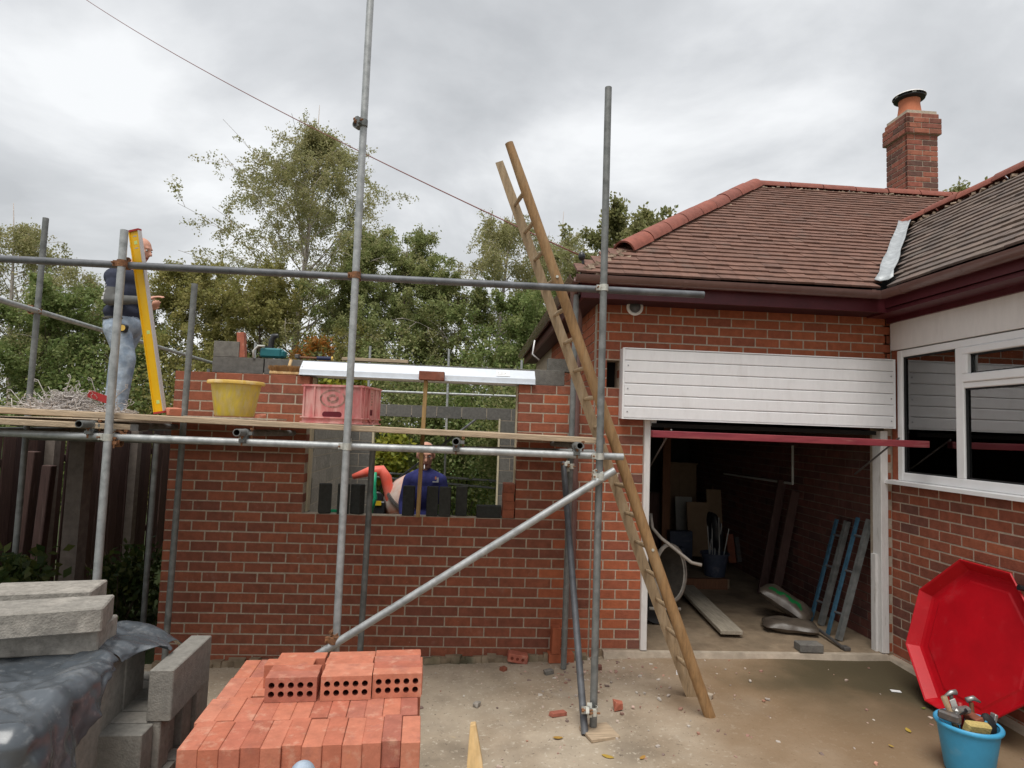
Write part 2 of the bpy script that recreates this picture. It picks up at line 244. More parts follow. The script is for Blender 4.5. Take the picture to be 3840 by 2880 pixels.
# ------------------------------------------------------------------ mesh helpers
V = Vector
class MB:
    def __init__(s): s.v = []; s.f = []; s.m = []
    def add(s, vs_, fs, mi=0):
        o = len(s.v); s.v += [tuple(p) for p in vs_]; s.f += [tuple(i+o for i in f) for f in fs]; s.m += [mi]*len(fs); return s
    def box(s, lo, hi, mi=0):
        x0, y0, z0 = lo; x1, y1, z1 = hi
        return s.add([(x0,y0,z0),(x1,y0,z0),(x1,y1,z0),(x0,y1,z0),(x0,y0,z1),(x1,y0,z1),(x1,y1,z1),(x0,y1,z1)],
                     [(0,3,2,1),(4,5,6,7),(0,1,5,4),(1,2,6,5),(2,3,7,6),(3,0,4,7)], mi)
    def obox(s, c, size, rot=None, mi=0):
        R = rot if rot is not None else Matrix.Identity(3); h = V(size)/2; c = V(c)
        pts = [c+R@V((sx*h.x, sy*h.y, sz*h.z)) for sz in (-1, 1) for sx, sy in ((-1,-1),(1,-1),(1,1),(-1,1))]
        return s.add(pts, [(0,3,2,1),(4,5,6,7),(0,1,5,4),(1,2,6,5),(2,3,7,6),(3,0,4,7)], mi)
    def beam(s, p0, p1, w, h, up=(0, 0, 1), mi=0):
        p0, p1 = V(p0), V(p1); d = p1-p0; x = d.normalized(); u = V(up); y = u.cross(x).normalized(); z = x.cross(y)
        return s.obox((p0+p1)/2, (d.length, w, h), Matrix((x, y, z)).transposed(), mi)
    def tube(s, pts, r, n=10, cap=True, mi=0, r1=None):
        pts = [V(p) for p in pts]; k = len(pts); rings = []
        rs = r if isinstance(r, (list, tuple)) else [r+((r1 if r1 is not None else r)-r)*i/(k-1) for i in range(k)]
        prev = None
        for i, p in enumerate(pts):
            t = (pts[min(i+1, k-1)]-pts[max(i-1, 0)]).normalized()
            if prev is None:
                a = V((0, 0, 1)) if abs(t.z) < .9 else V((1, 0, 0)); x = t.cross(a).normalized()
            else: x = (prev-t*prev.dot(t)).normalized()
            prev = x; y = t.cross(x)
            rings.append([p+(x*math.cos(2*PI*j/n)+y*math.sin(2*PI*j/n))*rs[i] for j in range(n)])
        vs_ = [q for rg in rings for q in rg]
        fs = [(i*n+j, i*n+(j+1) % n, (i+1)*n+(j+1) % n, (i+1)*n+j) for i in range(k-1) for j in range(n)]
        if cap: fs += [tuple(range(n-1, -1, -1)), tuple((k-1)*n+j for j in range(n))]
        return s.add(vs_, fs, mi)
    def pipe(s, p0, p1, ro, ri, n=14, mi=0, mi2=1, depth=.12):
        """tube with open ends: outer skin, ring ends, inner skin, dark disc inside"""
        p0, p1 = V(p0), V(p1); t = (p1-p0).normalized(); a = V((0, 0, 1)) if abs(t.z) < .9 else V((1, 0, 0)); x = t.cross(a).normalized(); y = t.cross(x)
        c = [x*math.cos(2*PI*j/n)+y*math.sin(2*PI*j/n) for j in range(n)]
        rg = [[p0+q*ro for q in c], [p1+q*ro for q in c], [p0+q*ri for q in c], [p1+q*ri for q in c], [p0+t*depth+q*ri for q in c], [p1-t*depth+q*ri for q in c]]
        vs_ = [q for g in rg for q in g]; J = range(n); nx = lambda j: (j+1) % n
        fs = [(j, nx(j), n+nx(j), n+j) for j in J]
        s.add(vs_, fs, mi); s.f += []; o = len(s.v)-len(vs_)
        def q(l, m_): s.f.extend(tuple(i+o for i in f) for f in l); s.m.extend([m_]*len(l))
        q([(j, 2*n+j, 2*n+nx(j), nx(j)) for j in J], mi); q([(n+j, n+nx(j), 3*n+nx(j), 3*n+j) for j in J], mi)
        q([(2*n+j, 4*n+j, 4*n+nx(j), 2*n+nx(j)) for j in J], mi2); q([(3*n+nx(j), 5*n+nx(j), 5*n+j, 3*n+j) for j in J], mi2)
        q([tuple(4*n+j for j in J)], mi2); q([tuple(5*n+j for j in reversed(J))], mi2)
        return s
    def lathe(s, prof, n=24, c=(0, 0, 0), ax=None, mi=0, close=False):
        R = ax if ax is not None else Matrix.Identity(3); c = V(c); k = len(prof)
        vs_ = [c+R@V((r*math.cos(2*PI*j/n), r*math.sin(2*PI*j/n), z)) for r, z in prof for j in range(n)]
        fs = [(i*n+j, i*n+(j+1) % n, (i+1)*n+(j+1) % n, (i+1)*n+j) for i in range(k-1) for j in range(n)]
        return s.add(vs_, fs, mi)
    def prism(s, poly, p0, p1, mi=0):
        """poly: list of 3D offsets; extruded from p0 to p1"""
        n = len(poly); p0, p1 = V(p0), V(p1)
        return s.add([p0+V(q) for q in poly]+[p1+V(q) for q in poly],
                     [tuple(range(n-1, -1, -1)), tuple(range(n, 2*n))]+[(i, (i+1) % n, n+(i+1) % n, n+i) for i in range(n)], mi)
    def ball(s, c, r, n=12, m=8, rot=None, mi=0):
        r = (r, r, r) if isinstance(r, (int, float)) else r; R = rot if rot is not None else Matrix.Identity(3); c = V(c)
        vs_ = [c+R@V((r[0]*math.sin(PI*i/m)*math.cos(2*PI*j/n), r[1]*math.sin(PI*i/m)*math.sin(2*PI*j/n), r[2]*math.cos(PI*i/m))) for i in range(m+1) for j in range(n)]
        return s.add(vs_, [(i*n+j, (i+1)*n+j, (i+1)*n+(j+1) % n, i*n+(j+1) % n) for i in range(m) for j in range(n)], mi)
    def mesh(s, name, off=V((0, 0, 0)), smooth=False, bevel=0):
        me = bpy.data.meshes.new(name); me.from_pydata([(p[0]-off[0], p[1]-off[1], p[2]-off[2]) for p in s.v], [], s.f); 
        me.polygons.foreach_set('material_index', s.m)
        if bevel:
            bm = bmesh.new(); bm.from_mesh(me); bmesh.ops.bevel(bm, geom=bm.edges[:], offset=bevel, segments=1, affect='EDGES'); bm.to_mesh(me); bm.free()
        if smooth:
            me.polygons.foreach_set('use_smooth', [True]*len(me.polygons))
        me.update(); return me
    def build(s, name, mats, parent=None, smooth=False, bevel=0, angle=None, center=None, rec=False):
        off = WL[parent.name] if parent is not None else V((0, 0, 0))
        base = off
        if parent is None:
            a = np.array(s.v); lo, hi = a.min(0), a.max(0)
            base = V(((lo[0]+hi[0])/2, (lo[1]+hi[1])/2, lo[2])) if center is None else V(center)
        me = s.mesh(name, base, smooth, bevel)
        for m_ in (mats if isinstance(mats, (list, tuple)) else [mats]): me.materials.append(MATS[m_])
        if rec:
            bm = bmesh.new(); bm.from_mesh(me); bmesh.ops.recalc_face_normals(bm, faces=bm.faces[:]); bm.to_mesh(me); bm.free()
        if angle: me.set_sharp_from_angle(angle=math.radians(angle))
        o = bpy.data.objects.new(name, me); COL.objects.link(o)
        if parent is not None: o.parent = parent; WL[o.name] = off.copy()
        else: o.location = base; WL[o.name] = V(base)
        return o
WL = {}
def tag(o, label=None, cat=None, group=None, kind=None):
    for k, v in (('label', label), ('category', cat), ('group', group), ('kind', kind)):
        if v: o[k] = v
    return o
def thing(name, label, cat, loc, group=None):
    o = bpy.data.objects.new(name, None); COL.objects.link(o); o.location = loc; o.empty_display_size = .1; WL[o.name] = V(loc)
    return tag(o, label, cat, group)
def struct(mb, name, mat, **k): return tag(mb.build(name, mat, **k), kind='structure')
PROTO = {}
def proto(key, lo, hi, mat, bevel=.003):
    if (key, mat) not in PROTO:
        me = MB().box(lo, hi).mesh(key, bevel=bevel); me.materials.append(MATS[mat]); PROTO[(key, mat)] = me
    return PROTO[(key, mat)]
def inst(me, name, parent, loc, rot=None, scale=None):
    o = bpy.data.objects.new(name, me); COL.objects.link(o)
    if parent is not None: o.parent = parent; o.location = V(loc)-WL[parent.name]
    else: o.location = loc
    WL[o.name] = V(loc)
    if rot: o.rotation_euler = rot
    if scale: o.scale = scale
    return o
BL, BD, BH, CH = .215, .1025, .0736, .0836
def ground(x, y):
    pts = [(-9, -.22), (.4, -.17), (3, -.1), (3.7, -.065), (4.4, -.05), (12, -.05)]
    for (a, za), (b, zb) in zip(pts, pts[1:]):
        if x <= b: 
            t = (x-a)/(b-a); z = za+(zb-za)*max(0, t); break
    else: z = -.05
    return z
def gz(p): return V((p[0], p[1], ground(p[0], p[1])))
def onground(u, v):
    z = -.08
    for _ in range(6):
        p = at(u, v, z=z); z = ground(p.x, p.y)
    return at(u, v, z=z)
# ================================================================== SETTING
def sheet(x0, x1, y0, y1, nx, ny, fz):
    mb = MB(); vs_ = [(x0+(x1-x0)*i/nx, y0+(y1-y0)*j/ny, fz(x0+(x1-x0)*i/nx, y0+(y1-y0)*j/ny)) for j in range(ny+1) for i in range(nx+1)]
    return mb.add(vs_, [(j*(nx+1)+i, j*(nx+1)+i+1, (j+1)*(nx+1)+i+1, (j+1)*(nx+1)+i) for j in range(ny) for i in range(nx)])
mb = sheet(-700, 700, -700, 700, 2, 2, lambda x, y: -.42)
struct(mb, 'ground', 'earth')
mb = sheet(-9, -.12, -9, 60, 40, 60, lambda x, y: -.27+.05*math.sin(x*3)*math.sin(y*2.3)); struct(mb, 'garden_soil', 'earth')
mb = sheet(-.12, 40, 6.3, 60, 40, 40, lambda x, y: -.30+.03*math.sin(x)*math.sin(y)); struct(mb, 'lawn', 'lawn')
# concrete yard with a damp brown area towards the right wing
def yard_mat():
    m = MATS['concrete']; t = m.node_tree; b = t.nodes['Principled BSDF']; L = t.links.new
    src = b.inputs['Base Color'].links[0].from_socket
    geo = _node(t, 'ShaderNodeNewGeometry'); sp = _node(t, 'ShaderNodeSeparateXYZ'); L(geo.outputs['Position'], sp.inputs[0])
    def rng(sock, a, b_):
        r = _node(t, 'ShaderNodeMapRange', interpolation_type='SMOOTHSTEP'); r.inputs[1].default_value = a; r.inputs[2].default_value = b_; L(sock, r.inputs[0]); return r.outputs[0]
    nz = _node(t, 'ShaderNodeTexNoise'); nz.inputs['Scale'].default_value = 1.3; nz.inputs['Detail'].default_value = 7; L(geo.outputs['Position'], nz.inputs['Vector'])
    def op(o, a, b_):
        n = _node(t, 'ShaderNodeMath', operation=o)
        for i, q in enumerate((a, b_)):
            if isinstance(q, (int, float)): n.inputs[i].default_value = q
            else: L(q, n.inputs[i])
        return n.outputs[0]
    jx = op('ADD', sp.outputs[0], op('MULTIPLY', op('SUBTRACT', nz.outputs[0], .5), 2.4))
    jy = op('ADD', sp.outputs[1], op('MULTIPLY', op('SUBTRACT', nz.outputs[0], .5), -1.2))
    damp = op('MULTIPLY', rng(jx, 3.3, 5.0), .82)
    green = op('MULTIPLY', op('MULTIPLY', rng(jx, 4.6, 5.7), rng(jy, -1.9, -.6)), .9)
    col = src
    for fac, c in ((damp, (.215, .135, .07, 1)), (green, (.055, .045, .022, 1))):
        mm = _node(t, 'ShaderNodeMix', data_type='RGBA'); L(fac, mm.inputs[0]); L(col, mm.inputs[6]); mm.inputs[7].default_value = c; col = mm.outputs[2]
    L(col, b.inputs['Base Color'])
yard_mat()
mb = sheet(-.12, 12, -10, 0.02, 60, 50, lambda x, y: ground(x, y)+.004*math.sin(x*5.1+y*2)+.004*math.sin(y*4.3-x))
mb.box((-.12, -10, -.6), (-.10, 0, -.20)); mb.box((-.12, -.01, -.6), (12, .02, -.2))
struct(mb, 'concrete_yard', 'concrete')
# ------------------------------------------------------------------ generic brick wall
def courses(x0, x1, i0, i1, holes=(), zoff=0, par=0):
    out_ = []
    for i in range(i0, i1+1):
        zc = (i+.5)*CH+zoff
        if (i+par) % 2 == 0: segs = [(0, BD)]+[(.1125+.225*k, .1125+.225*k+BL) for k in range(0, 60)]
        else: segs = [(.225*k, .225*k+BL) for k in range(0, 60)]
        for a, b in segs:
            parts = [(max(a, x0), min(b, x1))]
            for hx0, hx1, hz0, hz1 in holes:
                if hz0 < zc < hz1:
                    nn = []
                    for p, q in parts:
                        if q <= hx0 or p >= hx1: nn.append((p, q))
                        else:
                            if p < hx0: nn.append((p, hx0))
                            if q > hx1: nn.append((hx1, q))
                    parts = nn
            for p, q in parts:
                if q-p > .035: out_.append((p, q, i*CH+zoff+.005))
    return out_
def lay(lst, parent, matf, frame, jitter=.0008, keep=10**6):
    """frame(x,z)->(location, rotz) of the lower left face corner. Items past keep are joined as one stuff part"""
    rest = {}
    for n, (a, b, z) in enumerate(lst):
        loc, rz = frame(a, z); m = matf((a+b)/2, z)
        key = 'stretcher' if b-a > .16 else 'header'; ln = BL if key == 'stretcher' else BD
        j = V((0, 0, random.uniform(-jitter, jitter)))
        d = V((math.sin(rz), -math.cos(rz), 0))*random.uniform(-jitter, jitter*1.5)
        if n < keep:
            o = inst(proto(key, (0, 0, 0), (ln, BD, BH), m), 'brick', parent, V(loc)+j+d, (random.uniform(-.004, .004), random.uniform(-.006, .006), rz+random.uniform(-.004, .004)))
            if abs((b-a)-ln) > .002: o.scale = ((b-a)/ln, 1, 1)
        else:
            R = Matrix.Rotation(rz, 3, 'Z'); rest.setdefault(m, MB()).obox(V(loc)+j+d+R@V(((b-a)/2, BD/2, BH/2)), (b-a, BD, BH), R)
    for m, r in rest.items():
        tag(r.build('remaining_bricks', m, parent), kind='stuff')
WX0, WX1, WZ0 = 1.12, 2.925, 13*CH
# ------------------------------------------------------------------ the new extension
ext = thing('brick_extension', 'half built red brick extension with open window hole behind the scaffold', 'building', (1.8, 0, -.17))
core = MB()
core.box((.004, .0025, -.35), (WX0-.003, .10, 27*CH-.012)); core.box((WX1+.003, .0025, -.35), (3.6, .10, 27*CH-.012)); core.box((WX0-.003, .0025, -.35), (WX1+.003, .10, WZ0-.001))
fw = core.build('front_wall', 'mortar_new', ext)
lst = courses(0, 3.592, -2, 26, [(WX0, WX1, WZ0, 9)])
lst.sort(key=lambda t: -t[2])
def mat_new(x, z): return 'brick_old' if (x > 3.2 and random.random() < .45) else 'brick_new'
lay(lst, fw, mat_new, lambda x, z: ((x, 0, z), 0), keep=330)
# brick return of the left side wall (faces the fence)
sw = MB().box((.007, .104, -.35), (.09, 5.95, 27*CH-.02)).build('side_wall', 'mortar_new', ext)
lay(courses(0, 5.9, -1, 26), sw, lambda x, z: 'brick_new', lambda x, z: ((0, 5.9-x+.1, z), -PI/2), keep=0)
# cavity closers at the window reveals
MB().box((WX0-.012, .105, WZ0), (WX0+.012, .20, 27*CH-.01)).build('cavity_closer', 'closer', ext)
MB().box((WX1-.012, .105, WZ0), (WX1+.012, .20, 27*CH-.01)).build('cavity_closer', 'closer', ext)
# concrete block inner leaf: block courses .225
BKL, BKT, BKH = .44, .10, .215
def blocks(parent, x0, x1, c0, c1, frame, holes=(), z0=-.10, mat='block', hs_=1.):
    for c in range(c0, c1+1):
        z = z0+.225*c; a = x0-(.225 if c % 2 else 0)
        while a < x1:
            p, q = max(a, x0), min(a+BKL, x1); zc = z+.1; parts = [(p, q)]
            for hx0, hx1, hz0, hz1 in holes:
                if hz0 < zc < hz1:
                    nn = []
                    for r, t in parts:
                        if t <= hx0 or r >= hx1: nn.append((r, t))
                        else:
                            if r < hx0: nn.append((r, hx0-.005))
                            if t > hx1: nn.append((hx1+.005, t))
                    parts = nn
            for r, t in parts:
                if t-r > .05:
                    loc, rz = frame(r, z)
                    o = inst(proto('block', (0, 0, 0), (BKL, BKT, BKH), mat), 'block', parent, loc, (0, 0, rz)); o.scale = ((t-r)/BKL, 1, hs_)
            a += .45
IZ = 27*CH
il = MB(); il.box((.32, .203, -.15), (WX0-.02, .292, IZ+.02)); il.box((WX1+.02, .203, -.15), (3.58, .292, IZ+.02)); il.box((WX0-.02, .203, -.15), (WX1+.02, .292, WZ0-.20))
il = il.build('inner_leaf', 'mortar_new', ext)
blocks(il, .215, 3.58, 0, 9, lambda x, z: ((x, .20, z), 0), [(WX0, WX1, WZ0-.22, 9)], z0=IZ-2.25+.01)
blocks(il, .215, 3.4, 10, 10, lambda x, z: ((x, .20, z), 0), z0=IZ-2.25+.012, hs_=.645)     # course laid over the lintel
# left inner wall and rear wall
YB = 5.75
liw = MB().box((.215, .31, -.15), (.309, YB, IZ-.03)).build('inner_side_wall', 'mortar_new', ext)
blocks(liw, 0, YB-.32, 0, 9, lambda x, z: ((.312, .32+x, z), PI/2), z0=IZ-2.25+.012, mat='block_pale')
RX0, RX1, RZ1 = .78, 3.03, 2.02
rw = MB(); rw.box((.32, YB+.003, -.15), (RX0-.01, YB+.095, 2.2)); rw.box((RX1+.01, YB+.003, -.15), (3.58, YB+.095, 2.2)); rw.box((RX0-.01, YB+.003, RZ1+.01), (RX1+.01, YB+.095, 2.2))
rw = rw.build('rear_wall', 'mortar_new', ext)
blocks(rw, .32, 3.58, 0, 9, lambda x, z: ((x, YB, z), 0), [(RX0, RX1, -1, RZ1-.05)], z0=-.03)
for xx in (RX0, RX1): MB().box((xx-.015, YB-.02, -.1), (xx+.015, YB+.12, RZ1)).build('cavity_closer', 'closer', ext)
MB().box((.1, .1, -.3), (3.6, 6.1, -.11)).build('floor_slab', 'concrete_damp', ext)
# ------------------------------------------------------------------ the bungalow with the garage
XC = 6.3355
YE, ZE, TF = -.35, 3.17, math.tan(math.radians(36))
hs = thing('brick_bungalow', 'red brick bungalow with open garage, tiled hipped roof and white window', 'house', (5, 0, 0))
gc = MB()
gc.box((3.604, .0025, -.2), (3.70, .2, 3.05)); gc.box((3.70, .0025, -.2), (3.815, .2, 27*CH)); gc.box((3.70, .0025, 30*CH-.005), (3.815, .2, 3.05)); gc.box((3.815, .0025, -.2), (4.045, .2, 3.05))
gc.box((4.045, .0025, 1.99), (XC, .2, 3.05)); gc.box((6.27, .0025, -.2), (XC+.06, .2, 3.05))
gw = gc.build('garage_wall', 'mortar_old', hs)
MB().box((3.70, .18, 27*CH), (3.815, .198, 30*CH)).build('wall_cavity', 'dark_void', hs)
gl = courses(3.605, 4.043, -1, 26)+[b for b in courses(3.605, XC, 27, 36, [(3.70, 3.815, 27*CH, 30*CH)]) if b[2] > 2.5 or b[0] < 3.83]+courses(6.285, XC-.004, -1, 29)
def mat_old(x, z):
    if z < -.05 or (x < 4.05 and random.random() < .22): return 'brick_wing'
    return 'brick_old'
lay(gl, gw, mat_old, lambda x, z: ((x, 0, z), 0))
gsw = MB().box((3.607, .1, 1.9), (3.70, 5.2, 3.05)).build('garage_side_wall', 'mortar_old', hs)
lay(courses(0, 3.0, 25, 36), gsw, lambda x, z: 'brick_old', lambda x, z: ((3.60, 3.1-x, z), -PI/2), keep=0)
# right wing wall below the window
wc = MB(); wc.box((XC+.0025, -4.2, -.2), (XC+.12, -.0, 1.50)); wc = wc.build('wing_wall', 'mortar_old', hs)
wl = courses(0, 1.75, -1, 17, zoff=-.009, par=1)
lay(wl, wc, lambda x, z: 'brick_wing', lambda x, z: ((XC, -x, z), -PI/2))
lay([(a+1.757, b+1.757, z) for a, b, z in courses(0, 2.2, -1, 17, zoff=-.009)], wc, lambda x, z: 'brick_wing', lambda x, z: ((XC, -x, z), -PI/2), keep=0)
# garage shell
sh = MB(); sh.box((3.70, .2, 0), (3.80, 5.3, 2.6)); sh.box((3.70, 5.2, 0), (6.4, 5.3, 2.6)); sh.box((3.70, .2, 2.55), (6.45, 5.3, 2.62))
sh.build('garage_interior', 'room_dark', hs)  # near black shell, interior shade put into the colour
girw = MB().box((XC+.016, .2, 0), (XC+.1, 5.25, 2.6)).build('garage_inner_wall', 'mortar_shaded', hs)
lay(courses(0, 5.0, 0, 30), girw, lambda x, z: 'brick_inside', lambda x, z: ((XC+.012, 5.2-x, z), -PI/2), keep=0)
MB().box((3.66, 0.0, -.25), (XC+.05, 5.3, 0.0)).build('garage_floor', 'floor_garage', hs)
# white jambs, lintel track, header cladding, door
for lo, hi in (((4.045, -.03, .0), (4.10, .09, 1.985)), ((6.215, -.03, .0), (6.283, .09, 1.96))):
    MB().box(lo, hi).build('door_jamb', 'white_paint', hs, bevel=.004)
MB().box((6.19, .02, .0), (6.213, .08, .85)).build('jamb_batten', 'white_paint', hs)
MB().box((4.103, -.028, 1.93), (4.15, .06, 1.985)).build('corner_block', 'white_pvc', hs)
hp = MB(); hp.box((3.815, -.105, 1.985), (6.288, .0, 2.60)); hp = hp.build('door_header', 'white_pvc', hs)
zs = [1.992+(2.594-1.992)*k/6 for k in range(7)]
pm = MB().prism([(0, 0, 0), (0, -.016, .003), (0, -.018, .008), (0, -.018, .090), (0, -.009, .0985), (0, 0, .0985)], (0, 0, 0), (2.44, 0, 0)).mesh('shiplap'); pm.materials.append(MATS['white_clad'])
for k in range(6): inst(pm, 'shiplap_board', hp, (3.832, -.106, zs[k]))
for k in range(3):
    for x in (3.86, 6.25): inst(proto('screw', (-.006, -.006, -.006), (.006, .0, .006), 'print_grey', .002), 'screw', hp, (x, -.124, zs[2*k]+.055))
for lo, hi in (((3.813, -.127, 1.982), (3.83, -.104, 2.603)), ((6.273, -.127, 1.982), (6.29, -.104, 2.603)), ((3.83, -.1265, 1.982), (6.273, -.104, 1.9915)), ((3.83, -.1265, 2.595), (6.273, -.104, 2.604))):
    MB().box(lo, hi).build('edge_trim', 'white_pvc', hp)
gd = MB(); gd.obox((5.13, .74, 2.0), (2.05, 1.6, .035), Matrix.Rotation(math.radians(4.5), 3, 'X')); gd = gd.build('garage_door', 'dark_void', hs)  # slab coloured black so the gap over the bar reads as shade
p0, p1 = at(1408, 937, y=-.55), at(2003, 960, y=-.55)
MB().beam(p0, p1, .06, .055).build('door_edge', 'door_edge', gd, bevel=.004)
for x in (4.16, 6.12): MB().tube([(x, -.4, 1.9), (x, .2, 1.55)], .008, 6).build('door_arm', 'steel_dark', gd)
# eaves: soffit, fascia, gutters
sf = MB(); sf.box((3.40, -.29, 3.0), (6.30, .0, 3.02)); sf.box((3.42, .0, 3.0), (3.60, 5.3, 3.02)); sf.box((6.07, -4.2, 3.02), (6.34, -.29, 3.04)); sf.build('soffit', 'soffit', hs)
MB().box((3.40, -.315, 2.985), (6.09, -.29, 3.15)).build('fascia', 'maroon', hs)
MB().box((3.40, -.29, 2.985), (3.425, 5.3, 3.15)).build('fascia', 'maroon', hs)
wf = MB(); wf.box((6.065, -4.2, 3.02), (6.09, -.315, 3.15)); wf.box((6.09, -4.2, 2.985), (6.30, -.03, 3.019)); wf.box((6.28, -4.2, 2.94), (6.312, -.03, 2.986)); wf.build('fascia', 'maroon', hs)
def gutter(p0, p1, side, name='gutter'):
    p0, p1 = V(p0), V(p1); n = 10; sd_ = V(side); prof = []
    for k in range(n+1):
        a = PI*k/n; prof.append(sd_*(math.cos(a)*.060)+V((0, 0, -math.sin(a)*.060)))
    prof += [q*.92 for q in reversed(prof)]
    g = MB().prism(prof, p0, p1).build(name, 'gutter', hs, smooth=True, angle=40); return g
def gclip(p, side, along):
    p, sd_, al = V(p), V(side), V(along); prof = [sd_*(math.cos(PI*k/8)*.062)+V((0, 0, -math.sin(PI*k/8)*.062)) for k in range(9)]
    prof += [q*.9 for q in reversed(prof)]
    return MB().prism(prof, p-al*.016, p+al*.016)
g1 = gutter((3.33, -.372, 3.155), (6.0, -.372, 3.145), (0, -1, 0))
for u in (1478, 1665, 1880): gclip((at(u, 615, y=-.38).x, -.372, 3.15), (0, -1, 0), (1, 0, 0)).build('gutter_clip', 'gutter', g1)
g2 = gutter((6.008, -.372, 3.145), (6.008, -4.2, 3.13), (-1, 0, 0))
for y in (-.62, -1.25): gclip((6.008, y, 3.142), (-1, 0, 0), (0, 1, 0)).build('gutter_clip', 'gutter', g2)
g3 = gutter((3.342, -.40, 3.155), (3.342, 5.2, 3.13), (-1, 0, 0))
for y in (.3, 1.2, 2.4, 3.4): gclip((3.342, y, 3.15), (-1, 0, 0), (0, 1, 0)).build('gutter_clip', 'gutter', g3)
# downpipe
dpx = at(1244, 900, y=-.06).x
dp = MB(); dp.tube([(3.345, -.25, 3.09), (3.36, -.18, 2.98), (dpx, -.055, 2.86), (dpx, -.05, 2.74), (dpx-.0, -.05, .28)], .034, 8)
dp = dp.build('downpipe', 'gutter', hs, smooth=True, angle=50)
for z in (2.72, 1.4): MB().tube([(dpx, -.05, z-.03), (dpx, -.05, z+.03)], .04, 10).build('pipe_collar', 'gutter', dp)
# roof
rk = MB(); C36 = math.cos(math.radians(36)); S36 = math.sin(math.radians(36)); DR = 2.85; XR0 = 3.38+DR; YR = YE+DR; ZR = ZE+DR*TF
TW = (4.38-3.17)/(7.5-6.04); WPIT = math.atan(TW); XWR = 7.5; YV = YE+(XWR-6.04)*TW/TF
dz = -.035
rk.add([(3.38, YE, ZE+dz), (6.04, YE, ZE+dz), (XWR, YV, 4.38+dz), (11, YV, 4.38+dz), (11, YR, ZR+dz), (XR0, YR, ZR+dz)], [(0, 1, 2, 3, 4, 5)])
rk.add([(3.38, YE, ZE+dz), (XR0, YR, ZR+dz), (3.38, 2*YR-YE, ZE+dz)], [(0, 1, 2)])
rk.add([(XR0, YR, ZR+dz), (11, YR, ZR+dz), (11, 2*YR-YE, ZE+dz), (3.38, 2*YR-YE, ZE+dz)], [(0, 1, 2, 3)])
rk.add([(6.04, YE, 3.17+dz), (6.04, -4.2, 3.17+dz), (XWR, -4.2, 4.38+dz), (XWR, YV, 4.38+dz)], [(0, 1, 2, 3)])
rk.add([(XWR, -4.2, 4.38+dz), (2*XWR-6.04, -4.2, 3.17+dz), (2*XWR-6.04, YV, 3.17+dz), (XWR, YV, 4.38+dz)], [(0, 1, 2, 3)])
rf = rk.build('roof', 'dark_void', hs)
G = .112; TWd = .165; tl = []
for r in range(int(3.5/G)):
    s_ = r*G; dy = s_*C36; z = ZE+s_*S36; y = YE+dy; xl = 3.38+dy
    xr = 6.04+dy*TF/TW-.05 if y < YV else 9.7
    x = xl-.12+(TWd/2 if r % 2 else 0)
    while x < xr:
        a, b = max(x, xl-.03), min(x+TWd-.0012, xr)
        if b-a > .04: tl.append((V((a, y-.01, z+.012)), (math.radians(36)-.125, 0, 0), b-a, 'tile'))
        x += TWd
for r in range(int(1.9/G)):
    s_ = r*G; dxx = s_*math.cos(WPIT); x = 6.04+dxx; z = 3.17+dxx*TW; yv = YE+dxx*TW/TF-.05
    y = yv-(TWd/2 if r % 2 else 0)
    while y > -2.4:
        tl.append((V((x-.01, y, z+.012)), (WPIT-.125, 0, -PI/2), TWd-.0012, 'tile_wing')); y -= TWd
def dist(t): return (Vector(CP)-t[0]).length
tl.sort(key=dist)
rest = {'tile': MB(), 'tile_wing': MB()}
for n, (p, e_, wdt, m) in enumerate(tl):
    e_ = (e_[0]+random.uniform(-.012, .010), e_[1]+random.uniform(-.010, .010), e_[2]+random.uniform(-.006, .006)); p = p+V((0, 0, random.uniform(-.002, .004)))
    if n < 310:
        o = inst(proto('roof_tile', (0, 0, 0), (TWd-.0012, .25, .019), m, .0015), 'roof_tile', rf, p, e_); o.scale = (wdt/(TWd-.0012), 1, 1)
    else:
        from mathutils import Euler
        R = Euler(e_).to_matrix(); rest[m].obox(p+R@V((wdt/2, .125, .0095)), (wdt, .25, .019), R)
for m, r in rest.items(): tag(r.build('remaining_tiles', m, rf), kind='stuff')
def ridge_run(p0, p1, n, r=.115, start=0):
    p0, p1 = V(p0), V(p1); d = (p1-p0)/n; t = d.normalized(); side = t.cross(V((0, 0, 1))).normalized(); up = side.cross(t)
    for k in range(start, n):
        a, b = p0+d*k, p0+d*(k+1)-t*.014; prof = []
        for q in range(11):
            an = PI*(.02+.96*q/10); prof.append((math.cos(an), math.sin(an)))
        rr = r*random.uniform(.97, 1.03); o = V((0, 0, random.uniform(-.006, .008)))
        outer = [side*(c*rr)+up*(s_*rr) for c, s_ in prof]; inner = [side*(c*(rr-.016))+up*(s_*(rr-.016)) for c, s_ in reversed(prof)]
        MB().prism([q+o for q in outer+inner], a, b).build('ridge_tile', 'ridge', rf, smooth=True, angle=40)
hp0, hp1 = V((3.38, YE, ZE)), V((XR0, YR, ZR))
hd = (hp1-hp0)
ridge_run(hp0+hd*.17, hp1+V((0, 0, .0)), 9)
ridge_run((XR0, YR, ZR-.01), (9.9, YR, ZR-.01), 8, r=.10)
ridge_run((XWR, YV+.05, 4.375), (XWR, -3.9, 4.375), 12, r=.10)
bd = MB()
